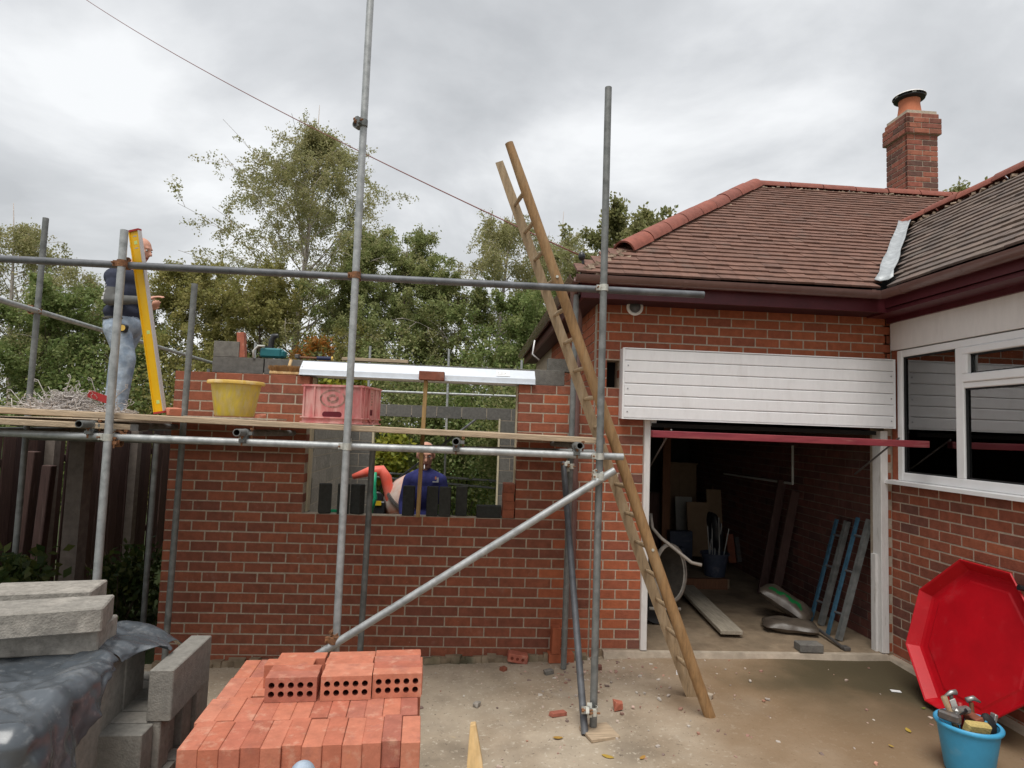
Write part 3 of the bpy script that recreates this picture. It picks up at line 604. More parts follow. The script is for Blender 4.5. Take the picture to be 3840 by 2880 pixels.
for (a, b) in ((hp0+hd*.02, hp1), (V((XR0, YR, ZR)), V((9.9, YR, ZR))), (V((XWR, YV, 4.38)), V((XWR, -3.9, 4.38)))):
    n = 60; t = (b-a).normalized(); side = t.cross(V((0, 0, 1))).normalized()
    for k in range(n):
        for sgn in (-1, 1):
            c = a+(b-a)*((k+random.random())/n)+side*sgn*random.uniform(.07, .105)+V((0, 0, -.045+random.uniform(-.01, .01)))
            if sgn < 0 or a is hp0 or (a-hp0).length < .3: pass
            bd.obox(c, (random.uniform(.03, .07), random.uniform(.03, .05), random.uniform(.018, .03)), Matrix.Rotation(random.random()*3, 3, 'Z')@Matrix.Rotation(random.random(), 3, 'X'))
for k in range(30):
    c = hp0+hd*(.02+.15*random.random())+V((random.uniform(-.035, .035), random.uniform(-.035, .035), .004))
    bd.obox(c, (random.uniform(.04, .08), .05, .03), Matrix.Rotation(random.random()*3, 3, 'Z')@Matrix.Rotation(random.random(), 3, 'X'))
tag(bd.build('mortar_bedding', 'mortar_bed', rf), kind='stuff')
# lead valley
a, b = V((6.035, YE+.0, 3.19)), V((XWR-.10, YV-.10, 4.33)); t = (b-a).normalized(); sd_ = t.cross(V((0, 0, 1))).normalized()
lv = MB(); n = 10; vs_ = []
for k in range(n+1):
    c = a+(b-a)*k/n+V((0, 0, .022)); j = random.uniform(-.012, .012)
    vs_ += [c-sd_*(.068+j)+V((0, 0, .065)), c-sd_*.03+V((0, 0, .045)), c+sd_*.03+V((0, 0, .05)), c+sd_*(.06+j)+V((0, 0, .075))]
lv.add(vs_, [(4*k+j, 4*k+j+1, 4*k+5+j, 4*k+4+j) for k in range(n) for j in range(3)])
o = lv.build('lead_valley', 'lead', rf, smooth=True); md = o.modifiers.new('t', 'SOLIDIFY'); md.thickness = .006
MB().prism([(0, 0, 0), (.10, .03, .085), (.10, -.12, .085), (0, -.15, 0)], (6.06, -.38, 3.2), (6.06, -.40, 3.2)).build('red_tile', 'ridge', rf)
# chimney
CX0, CX1, CY0, CY1 = 8.49, 8.94, 2.62, 3.06; CHC = .0765
cm = MB(); cm.box((CX0+.006, CY0+.006, 4.6), (CX1-.006, CY1-.006, 6.56)); cm = cm.build('chimney', 'mortar_old', hs)
def chim_face(i, z, x0, x1, y0, y1):
    hb = CHC-.011
    par = i % 2
    def run(length):
        if par: return [(0, .22), (.23, length)]
        return [(0, .105), (.115, .335), (.345, length)]
    for a, b in run(x1-x0):
        o = inst(proto('cbrick', (0, 0, 0), (BL, .05, hb), 'brick_chimney'), 'brick', cm, (x0+a, y0, z)); o.scale = ((b-a)/BL, 1, 1)
    for a, b in run(y1-y0):
        o = inst(proto('cbrick', (0, 0, 0), (BL, .05, hb), 'brick_chimney'), 'brick', cm, (x0, y1-a, z), (0, 0, -PI/2)); o.scale = ((b-a)/BL, 1, 1)
for i in range(14): chim_face(i, 6.21-CHC*(i+1), CX0, CX1, CY0, CY1)
for i in range(4):
    gx = .035 if i in (0, 1, 2) else .012
    chim_face(i, 6.21+CHC*i+.004, CX0-gx, CX1+gx, CY0-gx, CY1+gx)
    MB().box((CX0-gx+.008, CY0-gx+.008, 6.21+CHC*i), (CX1+gx, CY1+gx, 6.21+CHC*(i+1))).build('corbel_core', 'mortar_old', cm)
cxm, cym = CX0+.2, (CY0+CY1)/2
pot = MB().lathe([(.165, 0), (.15, .1), (.135, .22), (.14, .30), (.12, .30), (.11, 0)], 24, (cxm, cym, 6.515)).build('chimney_pot', 'terracotta', hs, smooth=True, angle=50)
cw = MB().lathe([(.05, .0), (.15, .01), (.20, .03), (.20, .045), (.19, .05)], 24, (cxm, cym, 6.80)); cw.lathe([(.215, .065), (.20, .085), (.12, .125), (0.001, .14)], 24, (cxm, cym, 6.80), mi=1)
for k in range(10):
    an = 2*PI*k/10; cw.obox((cxm+.185*math.cos(an), cym+.185*math.sin(an), 6.857), (.02, .05, .05), Matrix.Rotation(an, 3, 'Z'), mi=2 if k % 2 else 0)
cw.build('chimney_cowl', ['black_rubber', 'white_paint', 'patio_white'], pot, smooth=True, angle=40)
# ------------------------------------------------------------------ wing window
wn = MB(); ZS = 1.53; ZT = 2.68; xf = XC+.0; YJ = -.11; YM = -.80; YEND = -2.3
def wbar(mb, y0, y1, z0, z1, x0=None, x1=None): mb.box((xf-.02 if x0 is None else x0, min(y0, y1), z0), (xf+.06 if x1 is None else x1, max(y0, y1), z1))
wbar(wn, YJ, YJ-.065, ZS, ZT); wbar(wn, YM+.03, YM-.05, ZS+.07, ZT-.06); wbar(wn, YJ-.065, YEND, ZS, ZS+.07); wbar(wn, YJ-.065, YEND, ZT-.06, ZT); wbar(wn, YM-.05, YEND, 2.30, 2.345)
win = wn.build('window', 'white_pvc', hs, bevel=.006)
sa = MB(); y0, y1, z0, z1 = YM-.052, YEND, 2.346, ZT-.062      # opening sash of the top light
for q in ((y0, y1, z0, z0+.065), (y0, y1, z1-.055, z1), (y0, y0-.055, z0+.066, z1-.056)): wbar(sa, *q, xf-.035, xf+.05)
sa.build('sash', 'white_pvc', win, bevel=.006)
for (a, b, c, d) in ((YJ-.066, YM+.031, ZS+.071, ZT-.061), (YM-.051, YEND, ZS+.071, 2.299), (YM-.10, YEND, 2.41, ZT-.118)):
    MB().box((xf+.012, b, c), (xf+.020, a, d)).build('pane', 'glass', win)
    bead = MB()
    for q in ((a, a-.014, c, d), (a, b, c, c+.012), (a, b, d-.012, d)): bead.box((xf-.004, min(q[0], q[1]), q[2]), (xf+.010, max(q[0], q[1]), q[3]))
    bead.build('glazing_seal', 'black_rubber', win)
MB().prism([(-.085, 0, 0), (-.085, 0, -.03), (.03, 0, -.03), (.03, 0, .006), (-.02, 0, .006)], (XC, -.03, 1.522), (XC, YEND, 1.522)).build('window_sill', 'white_pvc', win)
MB().box((XC-.025, -.075, 2.695), (XC+.03, -.035, 3.0)).box((XC-.03, YEND, 2.69), (XC+.03, -.076, 2.985)).build('cladding_panel', 'clad_stained', hs)
MB().box((XC-.002, -.105, 1.50), (XC+.06, -.02, 2.69)).build('reveal', 'brick_wing', hs)
MB().box((XC+.05, YEND-2, 2.69), (XC+.2, -.02, 3.1)).build('lintel_backing', 'room', hs)
rm = MB(); rm.box((8.6, -4.2, .2), (8.7, .0, 2.9)); rm.box((6.46, -.12, .2), (8.6, -.06, 2.9)); rm.box((6.46, -4.2, .15), (8.6, 0, .2)); rm.box((6.46, -4.2, 2.85), (8.6, 0, 2.9)); rm.box((6.46, -4.3, .2), (8.6, -4.2, 2.9)); rm.box((XC+.13, -4.2, .2), (6.46, 0, 1.49))
rm.build('room', 'room', hs)
cu = MB(); n = 24; vs_ = []
for k in range(n+1):
    y = -.16-.22*k/n; x = 6.52+.018*math.sin(k*1.5); vs_ += [(x, y, 1.35), (x, y, 2.66)]
cu.add(vs_, [(2*k, 2*k+2, 2*k+3, 2*k+1) for k in range(n)]); tag(cu.build('curtain', 'curtain', smooth=True), 'cream curtain hanging inside the left end of the white window', 'curtain')
sfb = MB(); sfb.box((7.0, -.75, 1.94), (7.3, -.30, 1.96)); sfb.box((7.02, -.42, .2), (7.28, -.34, 1.94)); o = sfb.build('indoor_shelf', 'room_wood'); tag(o, 'small wooden shelf standing in the room behind the window', 'shelf')
o = MB().box((7.05, -.62, 1.962), (7.2, -.46, 2.12)).build('radio', 'patio_white', bevel=.01); tag(o, 'pale box shaped radio on the indoor shelf behind the window', 'radio')
# threshold strip
th = MB(); th.prism([(0, 0, 0), (0, -.05, -.004), (0, -.075, -.075), (0, 0, -.2)], (3.72, .0, -.004), (6.26, .0, -.004)); th.prism([(0, 0, 0), (-.06, 0, -.004), (-.10, 0, -.075), (.0, 0, -.2)], (XC, -.0, -.02), (XC, -4.2, -.02))
struct(th, 'threshold', 'threshold')
# ================================================================== SCAFFOLDS
RT = .0242
def coupler(mb_parent, c, axis_a, axis_b, mat='zinc', s=1.0):
    """right angle / swivel coupler: two clamp bands, a body block and bolts"""
    a, b = V(axis_a).normalized(), V(axis_b).normalized(); n = a.cross(b).normalized(); c = V(c); m = MB()
    for ax, off in ((a, -1), (b, 1)):
        cc = c+n*off*.024
        q = ax.cross(n).normalized(); R = Matrix((q, n, ax)).transposed()
        m.lathe([(.0243, -.022), (.030, -.022), (.030, .022), (.0243, .022)], 12, cc, R)
        m.obox(cc+q*.040, (.026, .022, .036), R); m.tube([cc+q*.045-n*.035, cc+q*.045+n*.035], .006, 6, mi=1); m.tube([cc+q*.045+n*.022, cc+q*.045+n*.036], .012, 6, mi=1)
    m.obox(c, (.045, .045, .03), Matrix((a, b, n)).transposed())
    return m.build('coupler', [mat, 'rust'], mb_parent, smooth=True, angle=35)
def stube(parent, name, p0, p1, mat='galv', r=RT):
    return MB().pipe(p0, p1, r, r-.005).build(name, [mat, 'tube_inside'], parent, smooth=True, angle=35)
sc = thing('tube_scaffold', 'galvanised tube scaffold with standing poles in front of the new brick wall', 'scaffold', (1.8, -1.25, -.1))
YFr, YRr = -1.25, -.232
GXL, GXR = -1.05, 4.071
tops = {.2: 3.073, 1.71: 5.35, 3.39: 4.279}
for x, zt in tops.items():
    stube(sc, 'standard', (x+ (.01 if x < 1 else 0), YFr, ground(x, YFr)+.03), (x-.005 if x > 1 else x-.0, YFr, zt), 'galv' if x < 3 else 'galv_dull')
for x, zt in ((.21, 2.956), (1.72, 1.66), (3.37, 3.02)): stube(sc, 'standard', (x-.02, YRr, ground(x, YRr)+.005), (x, YRr, zt), 'galv_dull')
ga, gb = at(0, 559, y=YFr+.05), at(1520, 637, y=YFr+.05); gd_ = (gb-ga).normalized()
stube(sc, 'guard_rail', ga-gd_*.6, gb, 'galv_dark'); gzr = (ga.z+gb.z)/2
la, lb = at(30, 936, y=YFr+.052), at(1346, 987, y=YFr+.052); ld = (lb-la).normalized()
stube(sc, 'ledger', la-ld*.7, lb, 'galv')
rl = at(33/KS, 1652/KS, y=-.5)
stube(sc, 'ledger', (rl.x, YRr-.05, 1.665), (3.55, YRr-.05, 1.69), 'galv_dull')
ba, bb = at(720, 1393, y=YFr-.052), at(1328, 1016, y=YFr-.052); bdr = (bb-ba).normalized()
stube(sc, 'brace', ba-bdr*.42, bb, 'galv')
ra, rb = at(1263, 1590, y=YFr-.06), V((3.29, YRr-.06, 1.60)); stube(sc, 'tie_tube', V((3.325, YFr-.06, -.075)), rb, 'galv_dark')
for x in tops:
    coupler(sc, (x, YFr+.026, gzr), (0, 0, 1), (1, 0, 0), 'rust' if x < 3 else 'zinc')
    coupler(sc, (x, YFr+.026, la.z+(lb.z-la.z)*(x-la.x)/(lb.x-la.x)), (0, 0, 1), (1, 0, 0), 'zinc')
cpb = ba; coupler(sc, (1.705, YFr-.026, ba.z+.03), (0, 0, 1), bdr, 'rust'); coupler(sc, (3.388, YFr-.026, bb.z-.045), (0, 0, 1), bdr, 'zinc')
coupler(sc, (3.355, YFr-.045, .07), (0, 0, 1), (0, .4, 1), 'zinc'); coupler(sc, (3.33, YRr-.05, 1.57), (0, 0, 1), (0, .4, 1), 'zinc')
coupler(sc, at(779, 268, y=YFr), (0, 0, 1), (.6, 1, 0), 'galv_dull')
coupler(sc, (.235, YFr+.06, 1.71), (1, 0, 0), (0, 1, 0), 'rust')
trx = []
for u, v in ((295, 1590), (887, 1622), (1710, 1656), (2175, 1672)):
    p = at(u/KS, v/KS, y=-1.34); trx.append(p.x)
    stube(sc, 'transom', (p.x, -1.34, p.z), (p.x-.01, -.06, p.z-.02), 'galv_dull'); coupler(sc, (p.x, YFr+.053, p.z-.03), (1, 0, 0), (0, 1, 0), 'galv_dull')
# return lift on the left, round the side of the building
la_, lb_ = at(0, 648, z=2.76), at(455, 783, z=2.76); dl = (lb_-la_)/(lb_-la_).length
stube(sc, 'guard_rail', la_-dl*1.2, la_+dl*6.2, 'galv')
fl = at(68, 672, z=2.76); ft = at(78, 470, y=fl.y)
stube(sc, 'standard', (fl.x+.05, fl.y, -.25), (fl.x+.05, fl.y, ft.z), 'galv_dull'); coupler(sc, (fl.x+.03, fl.y, 2.76), (0, 0, 1), dl, 'rust')
stube(sc, 'standard', (-1.5, 4.2, -.25), (-1.5, 4.2, 2.6), 'galv_dull'); stube(sc, 'standard', (-.28, fl.y, -.25), (-.28, fl.y, 1.70), 'galv_dull'); stube(sc, 'standard', (-.28, 4.2, -.25), (-.28, 4.2, 1.7), 'galv_dull')
stube(sc, 'ledger', (-1.43, -1.1, 1.70), (-1.43, 5.0, 1.70), 'galv_dull'); stube(sc, 'ledger', (-.33, -.3, 1.66), (-.33, 5.0, 1.66), 'galv_dull')
for y in (fl.y+.1, 1.9, 4.1): stube(sc, 'transom', (-1.6, y, 1.752), (-.12, y, 1.752), 'galv_dull')
# boards
def sboard(p0, p1, label, mat='board', w=.222, t=.038, band=True, group='scaffold boards'):
    o = MB().beam(p0, p1, w, t).build('scaffold_board', [mat], bevel=.004); tag(o, label, 'board', group)
    d = (V(p1)-V(p0)).normalized()
    if band:
        for e_, s_ in ((V(p0), 1), (V(p1), -1)):
            c = e_+d*s_*.022; b_ = MB().beam(c-d*.024, c+d*.024, w+.004, t+.004).build('end_band', 'steel_dark', o)
    return o
zf = lambda x: 1.886-.019+(x+.47)*(1.822-1.886)/3.88
rows = ['front', 'second', 'third', 'fourth']
for k in range(4):
    y = -1.2+.111+.235*k; dxr = [0, -.12, .05, -.2][k]
    sboard((-1.0-.1*k, y, zf(-1.0)-.004*k), (3.43+dxr, y, zf(3.43)-.002*k), ['front edge board of the scaffold platform facing the yard', 'second scaffold board back from the front edge of the platform', 'third scaffold board back, under the yellow tub', 'scaffold board nearest the brick wall'][k])
sboard((-.28, -.107, zf(-.28)-.01), (3.4, -.107, zf(3.4)-.006), 'narrow inner board closing the gap against the brick wall', w=.185)
sboard((-1.45, -1.42, 1.815), (.32, -1.06, 1.785), 'short pale board end under the front board at the far left')
for k in range(4):
    x = -1.32+.24*k; sboard((x, -1.05, 1.80), (x, 4.9, 1.80), ['outermost long board of the side platform by the fence', 'side platform board second from the fence', 'side platform board under the standing man', 'side platform board nearest the extension'][k])
# sole plate
o = MB().obox((3.42, -1.30, ground(3.4, -1.3)+.014), (.20, .19, .022), Matrix.Rotation(.25, 3, 'Z')).build('sole_board', 'board', bevel=.003); tag(o, 'small square timber pad under the foot of the right scaffold pole', 'board')
o = MB().obox((.2, -1.25, ground(.2, -1.25)+.014), (.24, .24, .03)).build('sole_board', 'timber_new', bevel=.003); tag(o, 'small timber pad under the left scaffold pole behind the block stack', 'board')
o = MB().obox((1.71, -1.25, ground(1.7, -1.25)+.014), (.24, .24, .03)).build('sole_board', 'timber_new', bevel=.003); tag(o, 'small timber pad under the tall middle scaffold pole behind the brick pile', 'board')
# rear scaffold beyond the extension
YS = 6.9
rs = thing('rear_scaffold', 'second tube scaffold standing behind the extension, pole tops above the block wall', 'scaffold', (1.5, YS, -.3))
for u, vt in ((552, 740), (800, 748), (970, 755), (1127, 778)):
    p = at(u, vt, y=YS); stube(rs, 'standard', (p.x+.03, YS, -.3), (p.x, YS, p.z), 'galv')
for v in ((846, 856), (868, 0)):
    if v[1]: a, b = at(760, v[0]-3, y=YS+.05), at(1110, v[1], y=YS+.05); d = (b-a).normalized(); stube(rs, 'ledger', a-d*2, b+d*.6, 'galv')
for va, vb in ((1034, 1040), (1048, 1056)):
    a, b = at(1000, va, y=YS+.05), at(1085, vb, y=YS+.05); d = (b-a).normalized(); stube(rs, 'ledger', a-d*2.4, b+d*.8, 'galv_dull')
a, b = at(905, 1000, y=YS-.05), at(990, 935, y=YS-.05); d = (b-a).normalized(); stube(rs, 'brace', a-d*.6, b+d*.5, 'galv_dark')
o = MB().beam(at(820, 925, y=YS-.3), at(1090, 936, y=YS-.3), .9, .04).build('rear_platform', 'board', rs)
# ================================================================== THINGS ON THE SCAFFOLD AND WALL TOP
def bz(x): return zf(x)+.0195
# yellow tub
bx, by = .785, -.73; z0 = bz(bx)+.012
yt = thing('yellow_tub', 'dusty yellow plastic builders tub on the scaffold boards', 'tub', (bx, by, z0))
MB().lathe([(.0, .004), (.128, .004), (.135, .015), (.172, .25), (.165, .25), (.128, .02), (0, .02)], 32, (bx, by, z0)).build('tub_body', 'yellow_tub', yt, smooth=True, angle=40)
MB().lathe([(.172, .238), (.196, .238), (.198, .252), (.192, .262), (.166, .262), (.165, .245)], 32, (bx, by, z0)).build('rim', 'yellow_rim', yt, smooth=True, angle=50)
MB().obox((bx+.02, by-.02, z0+.235), (.2, .2, .02), Matrix.Rotation(.4, 3, 'Z')).build('mortar_fill', 'mortar_new', yt)
o = MB().obox((.90, -1.0, bz(.9)+.006), (.62, .20, .012), Matrix.Rotation(-.03, 3, 'Z')).build('mortar_board', 'plank_grey'); tag(o, 'thin splattered plywood strip lying under the yellow tub', 'board')
# red crate
cx, cy, ca = 1.60, -.93, -.20; z0 = bz(cx)+.004; R = Matrix.Rotation(ca, 3, 'Z')
crt = thing('red_crate', 'faded red plastic crate upside down on the scaffold boards', 'crate', (cx, cy, z0))
def cbox(mb, lo, hi, mi=0):
    lo, hi = V(lo), V(hi); return mb.obox(V((cx, cy, z0))+R@((lo+hi)/2), hi-lo, R, mi)
LW, LD, LH = .215, .165, .265
b = MB()
cbox(b, (-LW, -LD, 0), (LW, -LD+.006, LH)); cbox(b, (-LW, LD-.006, 0), (LW, LD, LH)); cbox(b, (-LW, -LD+.006, 0), (-LW+.006, LD-.006, LH)); cbox(b, (LW-.006, -LD+.006, 0), (LW, LD-.006, LH)); cbox(b, (-LW+.006, -LD+.006, LH-.006), (LW-.006, LD-.006, LH))
b.build('crate_wall', 'crate_red', crt)
b = MB()
for x in (-.205, -.13, .13, .205): cbox(b, (x-.006, -LD-.010, .035), (x+.006, -LD-.001, LH-.012))
for z in (0.0, .035, LH-.014): cbox(b, (-LW-.010, -LD-.012, z), (LW+.010, -LD-.0005, z+.010)); cbox(b, (LW+.0005, -LD, z), (LW+.012, LD+.01, z+.010))
for y in (-.15, -.06, .06, .15): cbox(b, (LW+.001, y-.005, .035), (LW+.010, y+.005, LH-.012))
for s_ in (-1, 1): b.beam(V((cx, cy, z0))+R@V((LW+.008, 0, .004)), V((cx, cy, z0))+R@V((LW+.008, s_*.055, .035)), .006, .007)
b.build('rib', 'crate_red', crt)
h = MB(); n = 16; prof = [(-.05+ (math.cos(a)*.02 if math.cos(a) < 0 else .10+math.cos(a)*.02), -LD-.0015, .062+.02*math.sin(a)) for a in [PI/2+2*PI*k/n for k in range(n)]]
pp = [V((cx, cy, z0))+R@V(q) for q in prof]; h.add(pp, [tuple(range(n))]); h.build('hand_hole', 'crate_hole', crt, rec=True)
h = MB(); cbox(h, (LW-.001, -.022, .065), (LW+.0015, .022, .105)); h.build('hand_hole', 'crate_hole', crt)
h = MB()      # worn oval emblem printed on the long side
for rr, ww in ((.075, .010), (.03, .016)):
    for k in range(28):
        if k in (3, 4, 11, 19): continue
        a = 2*PI*k/28; p = V((cx, cy, z0))+R@V((.0+rr*1.15*math.cos(a), -LD-.0012, .17+rr*.75*math.sin(a))); h.obox(p, (.02*rr/.05, .001, ww), R@Matrix.Rotation(-a-PI/2, 3, 'Y'))
h.build('emblem', 'crate_mark', crt)
h = MB()
for k in range(5): cbox(h, (LW+.0012, -.014+.004*(k % 2), .135+.02*k), (LW+.002, .016-.004*((k+1) % 2), .145+.02*k))
h.build('emblem', 'crate_mark', crt)
# heap of wire wall ties
wt = MB(); rnd = random.Random(3); hx, hy = -.22, -.98
for k in range(330):
    a = rnd.random()*2*PI; rr = abs(rnd.gauss(0, .5)); 
    c = V((hx+min(1, rr)*.40*math.cos(a), hy+min(1, rr)*.13*math.sin(a), 0)); hh = max(.0, .115*(1-rr*1.1)); c.z = bz(c.x)+.005+rnd.random()*hh
    d = V((rnd.gauss(0, 1), rnd.gauss(0, .5), rnd.gauss(0, .33))).normalized(); L_ = .10; s_ = d.cross(V((rnd.gauss(0, 1), rnd.gauss(0, 1), rnd.gauss(0, 1)))).normalized()*.014
    pts = [c-d*L_+s_*.2, c-d*L_*1.05-s_, c-d*L_*.8-s_*1.2, c-d*L_*.7, c, c+d*L_*.7, c+d*L_*.8+s_*1.2, c+d*L_*1.05+s_, c+d*L_-s_*.2]
    for p in pts: p.z = max(p.z, bz(p.x)+.003)
    wt.tube(pts, .0022, 4, cap=False)
for (dx_, dz_, tx, tz) in ((-.30, .04, -.5, .55), (-.15, .10, -.4, .7), (-.02, .12, .2, .8), (.27, .04, .4, .6), (.30, .1, .55, .5), (.18, .12, -.3, .8)):
    c = V((hx+dx_, hy-.02, bz(hx+dx_)+dz_)); d = V((tx, 0, tz)).normalized()*.11; q = V((-d.z, 0, d.x))*.14
    wt.tube([c-d, c, c+d, c+d*1.15+q, c+d*1.05+q*1.6, c+d*.95+q*.5], .0026, 5, cap=False)
tag(wt.build('wall_tie_heap', 'wire'), 'tangled heap of thin wire wall ties on the left of the scaffold platform', 'wall ties')
o = MB().obox((hx+.20, hy-.03, bz(hx)+.10), (.14, .004, .05), Matrix.Rotation(.3, 3, 'Y')).build('red_packet', 'paint_red'); tag(o, 'small red packet among the heap of wire wall ties', 'packet')
# spirit level
pa, pb = at(346, 892, y=-1.10), at(291, 497, y=-1.155); d = (pb-pa).normalized(); lv = thing('spirit_level', 'long yellow spirit level leaning upright against the scaffold guard rail', 'spirit level', pa)
sdv = V((1, -.25, 0)); sdv = (sdv-d*sdv.dot(d)).normalized(); nn = d.cross(sdv); R = Matrix((sdv, nn, d)).transposed(); ctr = (pa+pb)/2; LL = (pb-pa).length
m = MB(); m.obox(ctr, (.066, .012, LL-.02), R); m.build('web', 'level_yellow', lv)
m = MB(); m.obox(ctr+sdv*.036, (.007, .028, LL-.02), R); m.obox(ctr-sdv*.036, (.007, .028, LL-.02), R, mi=1); m.build('edge_rail', ['level_edge', 'level_yellow'], lv)
m = MB(); m.obox(pb-d*.004, (.080, .030, .012), R); m.obox(pa+d*.004, (.080, .030, .012), R); m.build('end_cap', 'paint_red', lv)
for f_ in (.93, .44, .06):
    c = pa+d*LL*f_; m = MB(); m.obox(c, (.03, .0135, .03), R); m.build('vial', 'vial', lv, bevel=.004)
for f_ in (.965, .90): 
    m = MB(); m.obox(pa+d*LL*f_, (.026, .0130, .006), R); m.build('marking', 'print_grey', lv)
# odd bits of broken brick on the boards
def chunk(mb, c, sz, rot=None):
    pts = []; rr = random.Random(int(abs(c[0]*977+c[1]*331)*10))
    for sx in (-1, 1):
        for sy in (-1, 1):
            for sz_ in (-1, 1): pts.append(V((sx*sz[0]/2*rr.uniform(.6, 1.05), sy*sz[1]/2*rr.uniform(.6, 1.05), sz_*sz[2]/2*rr.uniform(.6, 1.05))))
    for k in range(5): pts.append(V((rr.uniform(-.5, .5)*sz[0], rr.uniform(-.5, .5)*sz[1], rr.uniform(.3, .6)*sz[2])))
    bm = bmesh.new(); R = rot or Matrix.Rotation(rr.random()*6, 3, 'Z')
    for p in pts: bm.verts.new(R@p+V(c))
    hl = bmesh.ops.convex_hull(bm, input=bm.verts[:]); 
    bm.verts.ensure_lookup_table(); vv = [v for v in bm.verts if v.link_faces]; ix = {v: i for i, v in enumerate(vv)}
    mb.add([v.co[:] for v in vv], [tuple(ix[v] for v in f.verts) for f in bm.faces]); bm.free(); return mb
o = chunk(MB(), (.52, -1.08, bz(.5)+.025), (.10, .08, .06)).build('brick_lump', 'brick_fresh'); tag(o, 'orange broken brick lump on the boards left of the yellow tub', 'brick piece')
o = chunk(MB(), (1.02, -.86, bz(1)+.02), (.07, .06, .045)).build('brick_lump', 'brick_fresh'); tag(o, 'small orange brick lump right beside the yellow tub', 'brick piece')
# ------------------------------------------------------------------ wall top
lnt = thing('steel_lintel', 'long pale galvanised steel lintel laid over the window opening', 'lintel', (2.04, 0, IZ))
prof = [(0, -.03, 0), (0, -.03, .005), (0, -.012, .008), (0, -.008, .05), (0, .085, .13), (0, .10, .13), (0, .10, .12), (0, .0, .045), (0, -.004, .004)]
MB().prism(prof, (1.03, 0, IZ+.002), (3.065, 0, IZ-.004)).build('lintel_body', 'lintel', lnt)
prof2 = [(0, .105, .13), (0, .19, .002), (0, .30, .002), (0, .30, 0), (0, .185, 0), (0, .10, .125)]
MB().prism(prof2, (1.03, 0, IZ+.002), (3.065, 0, IZ-.004)).build('rear_leg', 'lintel', lnt)
lb0 = V((2.72, .005, IZ+.062)); dr = V((0, .093, .08)).normalized()
def lstick(dx0, dx1, s0, s1, e_, nm, mat):
    n_ = V((0, -dr.z, dr.y))*(.0015+e_); q = [lb0+V((dx0, 0, 0))+dr*s0+n_, lb0+V((dx1, 0, 0))+dr*s0+n_, lb0+V((dx1, 0, 0))+dr*s1+n_, lb0+V((dx0, 0, 0))+dr*s1+n_]
    MB().add(q, [(0, 1, 2, 3)]).build(nm, mat, lnt)
lstick(0, .12, .0, .075, 0, 'sticker', 'label_white')
for k in range(3): lstick(.012+.03*k, .03+.03*k, .04, .05, .001, 'sticker_print', 'print_grey')
lstick(.012, .09, .018, .022, .001, 'sticker_print', 'print_grey')
# packing brick and timber prop at mid span
o = inst(proto('loose', (-BL/2, -BD/2, 0), (BL/2, BD/2, BH), 'brick_new', .003), 'packing_brick', None, (2.165, -.075, IZ-.005)); tag(o, 'single red brick packed against the middle of the steel lintel', 'brick')
pa, pb = at(903, 1110, y=-.06), V((2.115, -.06, IZ-.008)); o = MB().beam(V((pa.x, -.06, WZ0+.002)), pb, .034, .028, (0, 1, 0)).build('timber_prop', 'prop_wood', bevel=.003); tag(o, 'thin timber prop standing on the sill under the lintel middle', 'timber prop')
# soft broom head lying bristles up on the wall
bq = thing('broom_head', 'wooden broom head with brown bristles on top of the brick wall', 'broom', (.90, .055, IZ))
MB().obox((.90, .055, IZ+.016), (.27, .06, .028)).build('brush_stock', 'timber_new', bq, bevel=.006)
bs = MB(); 
for k in range(700):
    x = random.uniform(-.13, .13); y = random.uniform(-.03, .03); bs.tube([(.90+x, .055+y, IZ+.028), (.90+x*1.13+random.uniform(-.008, .008), .055+y*1.5+random.uniform(-.01, .01), IZ+.075+random.uniform(-.012, .012)-abs(x)*.06)], .0022, 3, cap=False)
bs.build('bristles', 'bristle', bq)
MB().tube([(.90, .10, IZ+.03), (.905, .16, IZ+.14)], .014, 10).build('handle_stub', 'timber_new', bq)
# extra block and standing brick on the inner leaf
ZI = IZ+.172
o = inst(proto('block', (0, 0, 0), (BKL, BKT, BKH), 'block'), 'concrete_block', None, (.216, .20, ZI-.02)); o.scale = (.5, 1, .64); tag(o, 'single grey concrete block on the left end of the wall top', 'block')
o = inst(proto('block', (0, 0, 0), (BKL, BKT, BKH), 'block'), 'concrete_block', None, (3.20, .21, ZI-.03)); o.scale = (.6, 1, .55); tag(o, 'pale cut concrete block on the wall top behind the ladder', 'block')
p = at(522, 768, y=.22); o = inst(proto('upright', (-.032, -.03, 0), (.032, .03, .225), 'brick_fresh', .003), 'standing_brick', None, (p.x, .24, ZI-.02), (0, -.10, .0)); tag(o, 'orange brick standing on end beside the teal saw', 'brick')
# circular saw
p = at(583, 766, y=.25); sx_, sz_ = p.x, ZI-.018
sw_ = thing('power_saw', 'teal and black power saw lying on the block wall top', 'power saw', (sx_, .25, sz_))
m = MB(); m.obox((sx_+.02, .25, sz_+.05), (.19, .11, .085)); m.obox((sx_+.115, .25, sz_+.045), (.05, .09, .065)); m.build('motor_body', 'teal', sw_, bevel=.014)
m = MB(); m.tube([(sx_+.0, .25, sz_+.08), (sx_+.01, .25, sz_+.17), (sx_+.025, .25, sz_+.205), (sx_+.065, .25, sz_+.212)], [.026, .024, .026, .018], 10); m.obox((sx_-.01, .25, sz_+.09), (.06, .05, .04)); m.build('handle', 'black_plastic', sw_, smooth=True, angle=40)
m = MB(); m.tube([(sx_-.12, .19, sz_+.0), (sx_-.125, .19, sz_+.06), (sx_-.085, .19, sz_+.105), (sx_-.03, .19, sz_+.105)], .010, 8); m.build('guard', 'patio_white', sw_, smooth=True)

